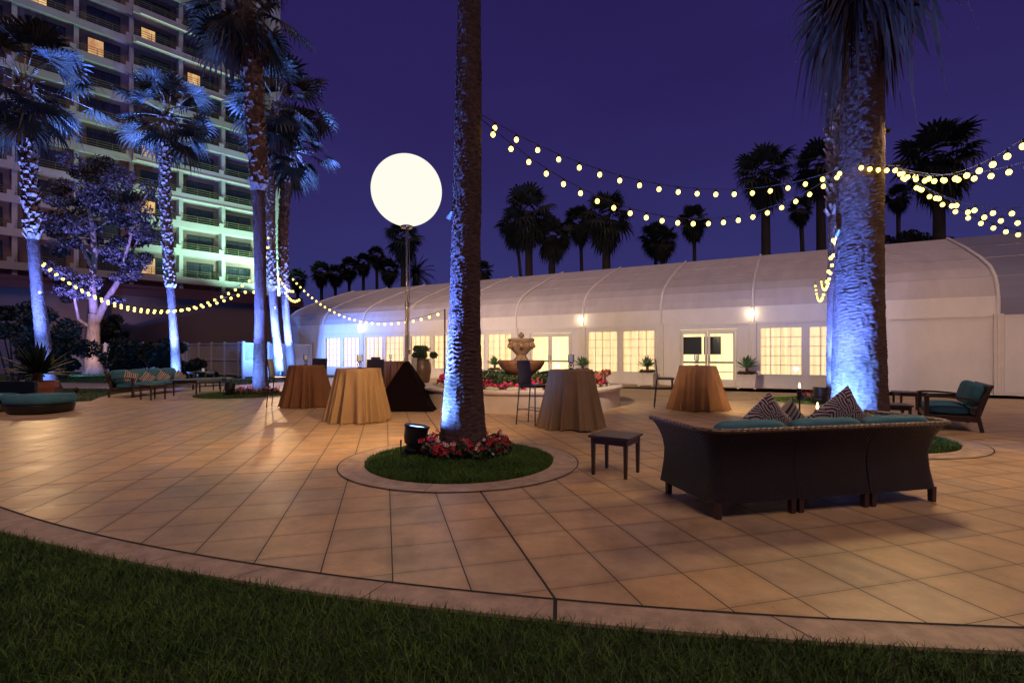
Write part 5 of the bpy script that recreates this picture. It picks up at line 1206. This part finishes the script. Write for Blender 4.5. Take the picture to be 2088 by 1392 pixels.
# corner sofa in the left: faces +X, near end at Y=15.45
arm_sofa('corner_sofa', (-11.92, 15.45), R(94), 3.35, .78, 'long turquoise sofa with striped pillows on the left of the patio', 4, arms=True)
for i, (px, py, Y, a) in enumerate(((267, 770, 16.0, 20), (302, 772, 16.75, 40), (333, 770, 17.6, 40), (366, 768, 18.6, 45))):
    throw_pillow(at(px, py, Y) , .40, M['stripe'], ['striped pillow at the near arm of the corner sofa', 'second striped pillow from the near arm of the corner sofa', 'third striped pillow from the near arm of the corner sofa', 'striped pillow at the far end of the corner sofa'][i], R(60), R(-20), R(a), 'striped pillows on the corner sofa')

# round ottoman and seat at the left edge
ot = empty('round_ottoman', (-11.0, 11.45, 0)); ot.scale = (.88, .88, 1); tag(ot, 'half round turquoise ottoman on dark base at the left edge', 'ottoman')
def sq(a, z): return 1 / max((abs(math.cos(a)) ** 3.2 + abs(math.sin(a)) ** 3.2) ** (1 / 3.2), .1)
MB().lathe([(.50, 0), (.58, .04), (.62, .20), (.60, .225)], 48, wob=sq).build('base', M['wicker'], ot, smooth=50)
MB().lathe([(.58, .225), (.625, .245), (.64, .30), (.63, .38), (.60, .42), (.45, .435), (.001, .44)], 48, wob=sq).build('cushion', M['turq'], ot, smooth=60)
se = empty('curved_seat', (-12.75, 11.7, 0)); tag(se, 'turquoise seat with dark curved back cut by the left edge', 'sofa')
MB().bb(-.9, .75, -.45, .45, 0, .22).build('base', M['wicker'], se, bevel=.03); cushion('cushion', (-.08, .0, .33), (1.62, .92, .2), M['turq'], se)
mb = MB(); mb.bb(-.95, .9, .48, .60, .0, .70); mb.build('backrest', M['wicker'], se, bevel=.05)

pl_ = empty('path_light', (*G(156, 813), 0)); tag(pl_, 'small black path light on the lawn edge', 'path light')
MB().tube([(0, 0, 0), (0, 0, .22)], .02, 8).build('post', M['black'], pl_); MB().lathe([(.05, .2), (.06, .30), (.045, .33), (.02, .36), (.001, .37)], 16).build('cap', M['black'], pl_)

# ================================================================== UPLIGHTS (fixtures with their lamps)
BLUE = (.085, .20, 1.0)
def uplight(c, target, label, power, cone=60, blend=.9, s=1.0, lamp2=None, col=BLUE):
    c = Vector(c); d = (Vector(target) - c).normalized(); r0 = empty('uplight', c); tag(r0, label, 'floodlight', 'uplights at the palms')
    r0.rotation_mode = 'QUATERNION'; r0.rotation_quaternion = (1, 0, 0, 0); q = d.to_track_quat('Z', 'Y'); Mq = q.to_matrix()
    def tr(mb, off): mb.v = [tuple(Mq @ Vector(v) * s + Vector(off)) for v in mb.v]; return mb
    off = (0, 0, .17 * s)
    tr(MB().lathe([(.06, -.16), (.09, -.14), (.10, -.10), (.085, -.09), (.085, -.05), (.105, -.04), (.12, .02), (.125, .13), (.135, .135), (.135, .155), (.118, .155), (.11, .12), (.001, .10)], 28), off).build('housing', M['black'], r0, smooth=40)
    tr(MB().lathe([(.11, .135), (.001, .14)], 24), off).build('lens', M['blue_lens'], r0)
    mb = MB(); mb.tube([(-.15 * s, 0, .17 * s), (-.15 * s, 0, .03), (.15 * s, 0, .03), (.15 * s, 0, .17 * s)], .012, 6); mb.box((0, 0, .012), (.24 * s, .16 * s, .024)); mb.tube([(.02, 0, .02), (.1, .1, .015), (.25, .12, .01)], .008, 5); mb.build('yoke', M['black'], r0)
    L = bpy.data.lights.new('blue_lamp', 'SPOT'); L.energy = power * 1.75; L.color = col; L.spot_size = R(cone); L.spot_blend = blend; L.shadow_soft_size = .05
    lo = bpy.data.objects.new('blue_lamp', L); COL.objects.link(lo); lo.parent = r0; lo.location = Vector(off) + d * .19 * s; lo.rotation_euler = d.to_track_quat('-Z', 'Y').to_euler()
    L2 = bpy.data.lights.new('blue_lamp', 'SPOT'); L2.energy = (power * .05 + 120) * 1.7 + (1500 if 'thickest' in label else 260 if 'middle palm' in label else 0); L2.color = (.09, .27, 1); L2.spot_size = R(160); L2.spot_blend = .8; L2.shadow_soft_size = .06
    l2 = bpy.data.objects.new('blue_lamp', L2); COL.objects.link(l2); l2.parent = r0; l2.location = lo.location; d2 = d.copy(); d2.z *= .30; d2.normalize(); l2.rotation_euler = d2.to_track_quat('-Z', 'Y').to_euler(); return r0
UPL = [((-1.27, 6.42, .03), (-.68, 6.60, 4.2), 'open blue floodlight in the grass left of the middle palm', 3800, 62, 1.3),
       ((4.66, 7.50, .03), (5.45, 7.75, 4.4), 'blue floodlight in the bed left of the thickest palm', 2600, 68, 1.2),
       ((8.35, 13.3, .03), (8.95, 13.5, 6), 'blue floodlight at the far right palm, behind the sofa pillows', 5000, 60, 1.4),
       ((-9.05, 15.7, .03), (-8.75, 16.85, 5.0), 'blue floodlight at the foot of the tallest cluster palm', 9000, 60, 1.3),
       ((-13.1, 25.6, .03), (-13.1, 27.7, 9), 'blue floodlight at the foot of the middle cluster palm', 30000, 60, 1.2),
       ((-12.8, 27.2, .03), (-12.9, 29.0, 9), 'blue floodlight at the foot of the cluster palm nearest the tent', 24000, 60, 1.2),
       ((-16.5, 16.5, .03), (-17.2, 17.6, 7), 'blue floodlight at the foot of the leaning palm by the pot', 20000, 62, 1.2),
       ((-14.0, 20.1, .03), (-14.7, 21, 8), 'blue floodlight at the foot of the palm behind the corner sofa', 24000, 60, 1.2)]
UPL.append(((-26.5, 29.2, .03), (-28.0, 33.5, 10), 'blue floodlight in the shrubs before the pale barked tree', 9000, 70, 1.2))
for c, t_, lab, p, co, s in UPL: uplight(c, t_, lab, p, co, s=s * .95, col=(.25, .22, 1) if 'barked' in lab else BLUE)

# flood fixtures mounted on the palm trunks, plus added fill lamps
def flood(c, target, label, power, cone=120, col=(1, .62, .28), soft=.06, lens=True):
    c = Vector(c); d = (Vector(target) - c).normalized(); r0 = empty('tree_floodlight', c); tag(r0, label, 'floodlight', 'small floodlights strapped to the palms')
    Mq = d.to_track_quat('Z', 'Y').to_matrix(); mb = MB().lathe([(.02, -.07), (.024, -.02), (.04, .04), (.044, .05), (.036, .047), (.02, .0), (.001, .0)], 16); mb.v = [tuple(Mq @ Vector(v)) for v in mb.v]; mb.build('housing', M['fixture'], r0, smooth=40)
    if lens: mb = MB().lathe([(.034, .04), (.001, .042)], 14); mb.v = [tuple(Mq @ Vector(v)) for v in mb.v]; mb.build('lens', M['bulb'], r0)
    L = bpy.data.lights.new('warm_lamp', 'SPOT'); L.energy = power; L.color = col; L.spot_size = R(cone); L.spot_blend = .9; L.shadow_soft_size = soft
    lo = bpy.data.objects.new('warm_lamp', L); COL.objects.link(lo); lo.parent = r0; lo.location = d * .1; lo.rotation_euler = d.to_track_quat('-Z', 'Y').to_euler()
flood((-.855, 6.73, 3.27), (-3.6, 9.6, 0), 'small white floodlight strapped to the middle palm', 640, 125)
flood((5.285, 7.95, 3.33), (6.5, 12.4, 0), 'small white floodlight strapped to the thickest palm', 3800, 48, (1, .74, .38))
flood((-12.93, 26.76, 3.9), (-8, 15, 0), 'small floodlight strapped to the middle cluster palm', 500, 110)
flood((-17.05, 17.70, 3.6), (-11, 11.5, 0), 'small floodlight strapped to the leaning palm by the pot', 380, 110)
flood((5.99, 7.84, 4.95), (4.6, 3.0, 0), 'added fill lamp below the dry fronds on the camera side of the thickest palm', 1050, 125, (1, .68, .33), .6, False)  # added fill for the right foreground, helps out the string bulbs
flood((-26.0, 29.8, .35), (-29, 34, 2.2), 'small warm floodlight among the shrubs before the pale barked tree', 1100, 50, (1, .56, .28))
flood((-.50, 6.98, 3.6), (4.5, 22, 3.5), 'added fill lamp on the far side of the middle palm', 4400, 84, (1, .74, .48))  # added lamp to brighten the middle of the tent front
flood((5.88, 8.25, 4.1), (15.5, 14.5, 3.2), 'added fill lamp on the far side of the thickest palm', 2000, 66, (1, .72, .55))  # added lamp to brighten the right part of the tent
flood((-8.62, 17.17, 4.4), (-4.5, 28, 3.4), 'added fill lamp on the far side of the tallest cluster palm', 3000, 100, (1, .74, .50))  # added lamp to brighten the left part of the tent
# green lamps washing the hotel corner, and added rosy fill for the facade
def green(loc_x, y, z, tgt, power, label, col=(.46, 1, .60)):
    Mh = Matrix.Translation(hotel.location) @ Matrix.Rotation(hotel.rotation_euler[2], 4, 'Z'); p = Mh @ Vector((loc_x, y, z)); t_ = Mh @ Vector(tgt); d = (t_ - p).normalized()
    r0 = empty('facade_floodlight', p); tag(r0, label, 'floodlight', 'green floodlights on the podium roof')
    Mq = d.to_track_quat('Z', 'Y').to_matrix(); mb = MB().lathe([(.1, -.2), (.2, .1), (.17, .08), (.001, .0)], 16); mb.v = [tuple(Mq @ Vector(v)) for v in mb.v]; mb.build('housing', M['black'], r0)
    L = bpy.data.lights.new('green_lamp', 'SPOT'); L.energy = power; L.color = col; L.spot_size = R(115); L.spot_blend = .8; L.shadow_soft_size = .2
    lo = bpy.data.objects.new('green_lamp', L); COL.objects.link(lo); lo.parent = r0; lo.rotation_euler = d.to_track_quat('-Z', 'Y').to_euler(); lo.location = d * .15
green(2.0, -2.2, 7.1, (1.9, 0, 13), 8000, 'green floodlight at the hotel corner')
green(-2.0, -4.5, 7.1, (-2, 0, 18), 6500, 'green floodlight left of the corner one on the podium roof')
green(-7.0, -5, 7.1, (-6, 0, 22), 3800, 'green floodlight farthest from the corner on the podium roof')
green(-16.0, -7.5, 7.1, (-15, 0, 24), 700, 'added dim rosy fill lamp on the podium roof toward the left wing', (1, .62, .66))  # added lamp that lifts the dim left wing
green(-6.0, -7.5, 7.1, (-6, 0, 28), 500, 'added dim rosy fill lamp on the podium roof below the tower middle', (1, .66, .72))  # added lamp that lifts the middle of the tower

# ================================================================== STRING LIGHTS
bulbme = None
def string(A, B, sag, n, label, ends=(.01, .99), r_=.031):
    global bulbme
    A = Vector(A); B = Vector(B); root = empty('string_lights', A); tag(root, label, 'string lights', 'festoon strings of warm bulbs')
    def P(t_): q = A.lerp(B, t_) - A; q.z -= sag * 4 * t_ * (1 - t_); return q
    mb = MB(); mb.tube([P(i / 40) for i in range(41)], .006, 5); 
    for i in range(n):
        t_ = ends[0] + (ends[1] - ends[0]) * (i + .5) / n; p = P(t_); mb.tube([p + Vector((0, 0, .004)), p + Vector((0, 0, -.045))], .013, 6)
    mb.build('cable', M['joint'], root)
    for i in range(n):
        t_ = ends[0] + (ends[1] - ends[0]) * (i + .5) / n; p = P(t_)
        if bulbme is None: o = MB().ball((0, 0, 0), 1, (1, 1, 1.15), 12, 8).build('bulb', M['bulb'], root, smooth=180); bulbme = o
        else: o = bulbme.copy(); COL.objects.link(o); o.parent = root
        o.location = p + Vector((0, 0, -.045 - r_)); o.scale = (r_,) * 3
    return root
pA = at(978, 232, 6.75); pB = Vector((5.36, 7.75, H + (722 - 338) / 1000 * 7.8))
string(pA, pB, .68, 19, 'upper string of bulbs from the middle palm to the thickest palm')
string(at(978, 240, 6.7), pB + Vector((0, .1, .02)), 1.10, 23, 'lower string of bulbs from the middle palm to the thickest palm')
string(pB + Vector((-.02, -.15, -.02)), Vector((6.05, 7.65, 4.30)), .02, 5, 'short string wrapped across the thickest palm trunk')
pD = Vector((6.05, 7.75, 4.32))
string(pD, (5.05, 3.9, 4.0), .55, 17, 'string of big bulbs coming nearest the camera at the right edge', r_=.030)
string(pD, (6.6, 5.2, 3.95), .35, 13, 'string of bulbs just under the nearest one at the right edge')
string(pD, (9.2, 8.2, 3.36), .28, 13, 'lowest string of bulbs leaving the thickest palm to the right')
string(pD, (8.6, 7.2, 3.5), .42, 12, 'middle string of bulbs leaving the thickest palm to the right')
string(pD, (8.3, 6.6, 3.9), .62, 12, 'slack string of bulbs between the middle and nearest ones at the right')
string((5.34, 8.0, 3.72), tl(27.9, .3, 4.3), .75, 16, 'string of bulbs dropping from the thickest palm to the tent eave')
string((5.34, 8.1, 3.55), tl(27.7, .3, 4.2), .95, 15, 'lower string of bulbs dropping from the thickest palm to the tent eave')
eL = at(80, 524, 17.75); eR = at(520, 560, 16.8)
string(eL, eR, 1.55, 32, 'upper string of bulbs from the leaning palm to the palm cluster', r_=.038)
string(eL + Vector((.05, -.1, -.1)), at(512, 585, 16.6), 1.20, 31, 'lower string of bulbs from the leaning palm to the palm cluster', r_=.038)
string(at(592, 560, 27.5), at(907, 631, 17.0), 1.30, 27, 'string of bulbs from the palm cluster to the black pole', r_=.043)
string(at(545, 490, 26.6), at(600, 590, 27.6), .8, 12, 'tangled string of bulbs looping round the cluster palms', r_=.05)
string(at(515, 590, 16.8), at(548, 470, 26.6), .9, 10, 'string of bulbs climbing between the cluster palms', r_=.043)
string(at(580, 590, 26.6), at(612, 606, 25), .3, 8, 'short string of bulbs right of the cluster palms', r_=.05)
po = empty('light_pole', (at(907, 0, 17.0).x, 17.0, 0)); tag(po, 'thin black pole behind the planter holding the end of a bulb string', 'pole')
MB().tube([(0, 0, 0), (0, 0, H + .092 * 17)], .028, 8).build('shaft', M['black'], po)
MB().lathe([(.2, 0), (.18, .03), (.03, .05)], 20).build('base', M['black'], po)
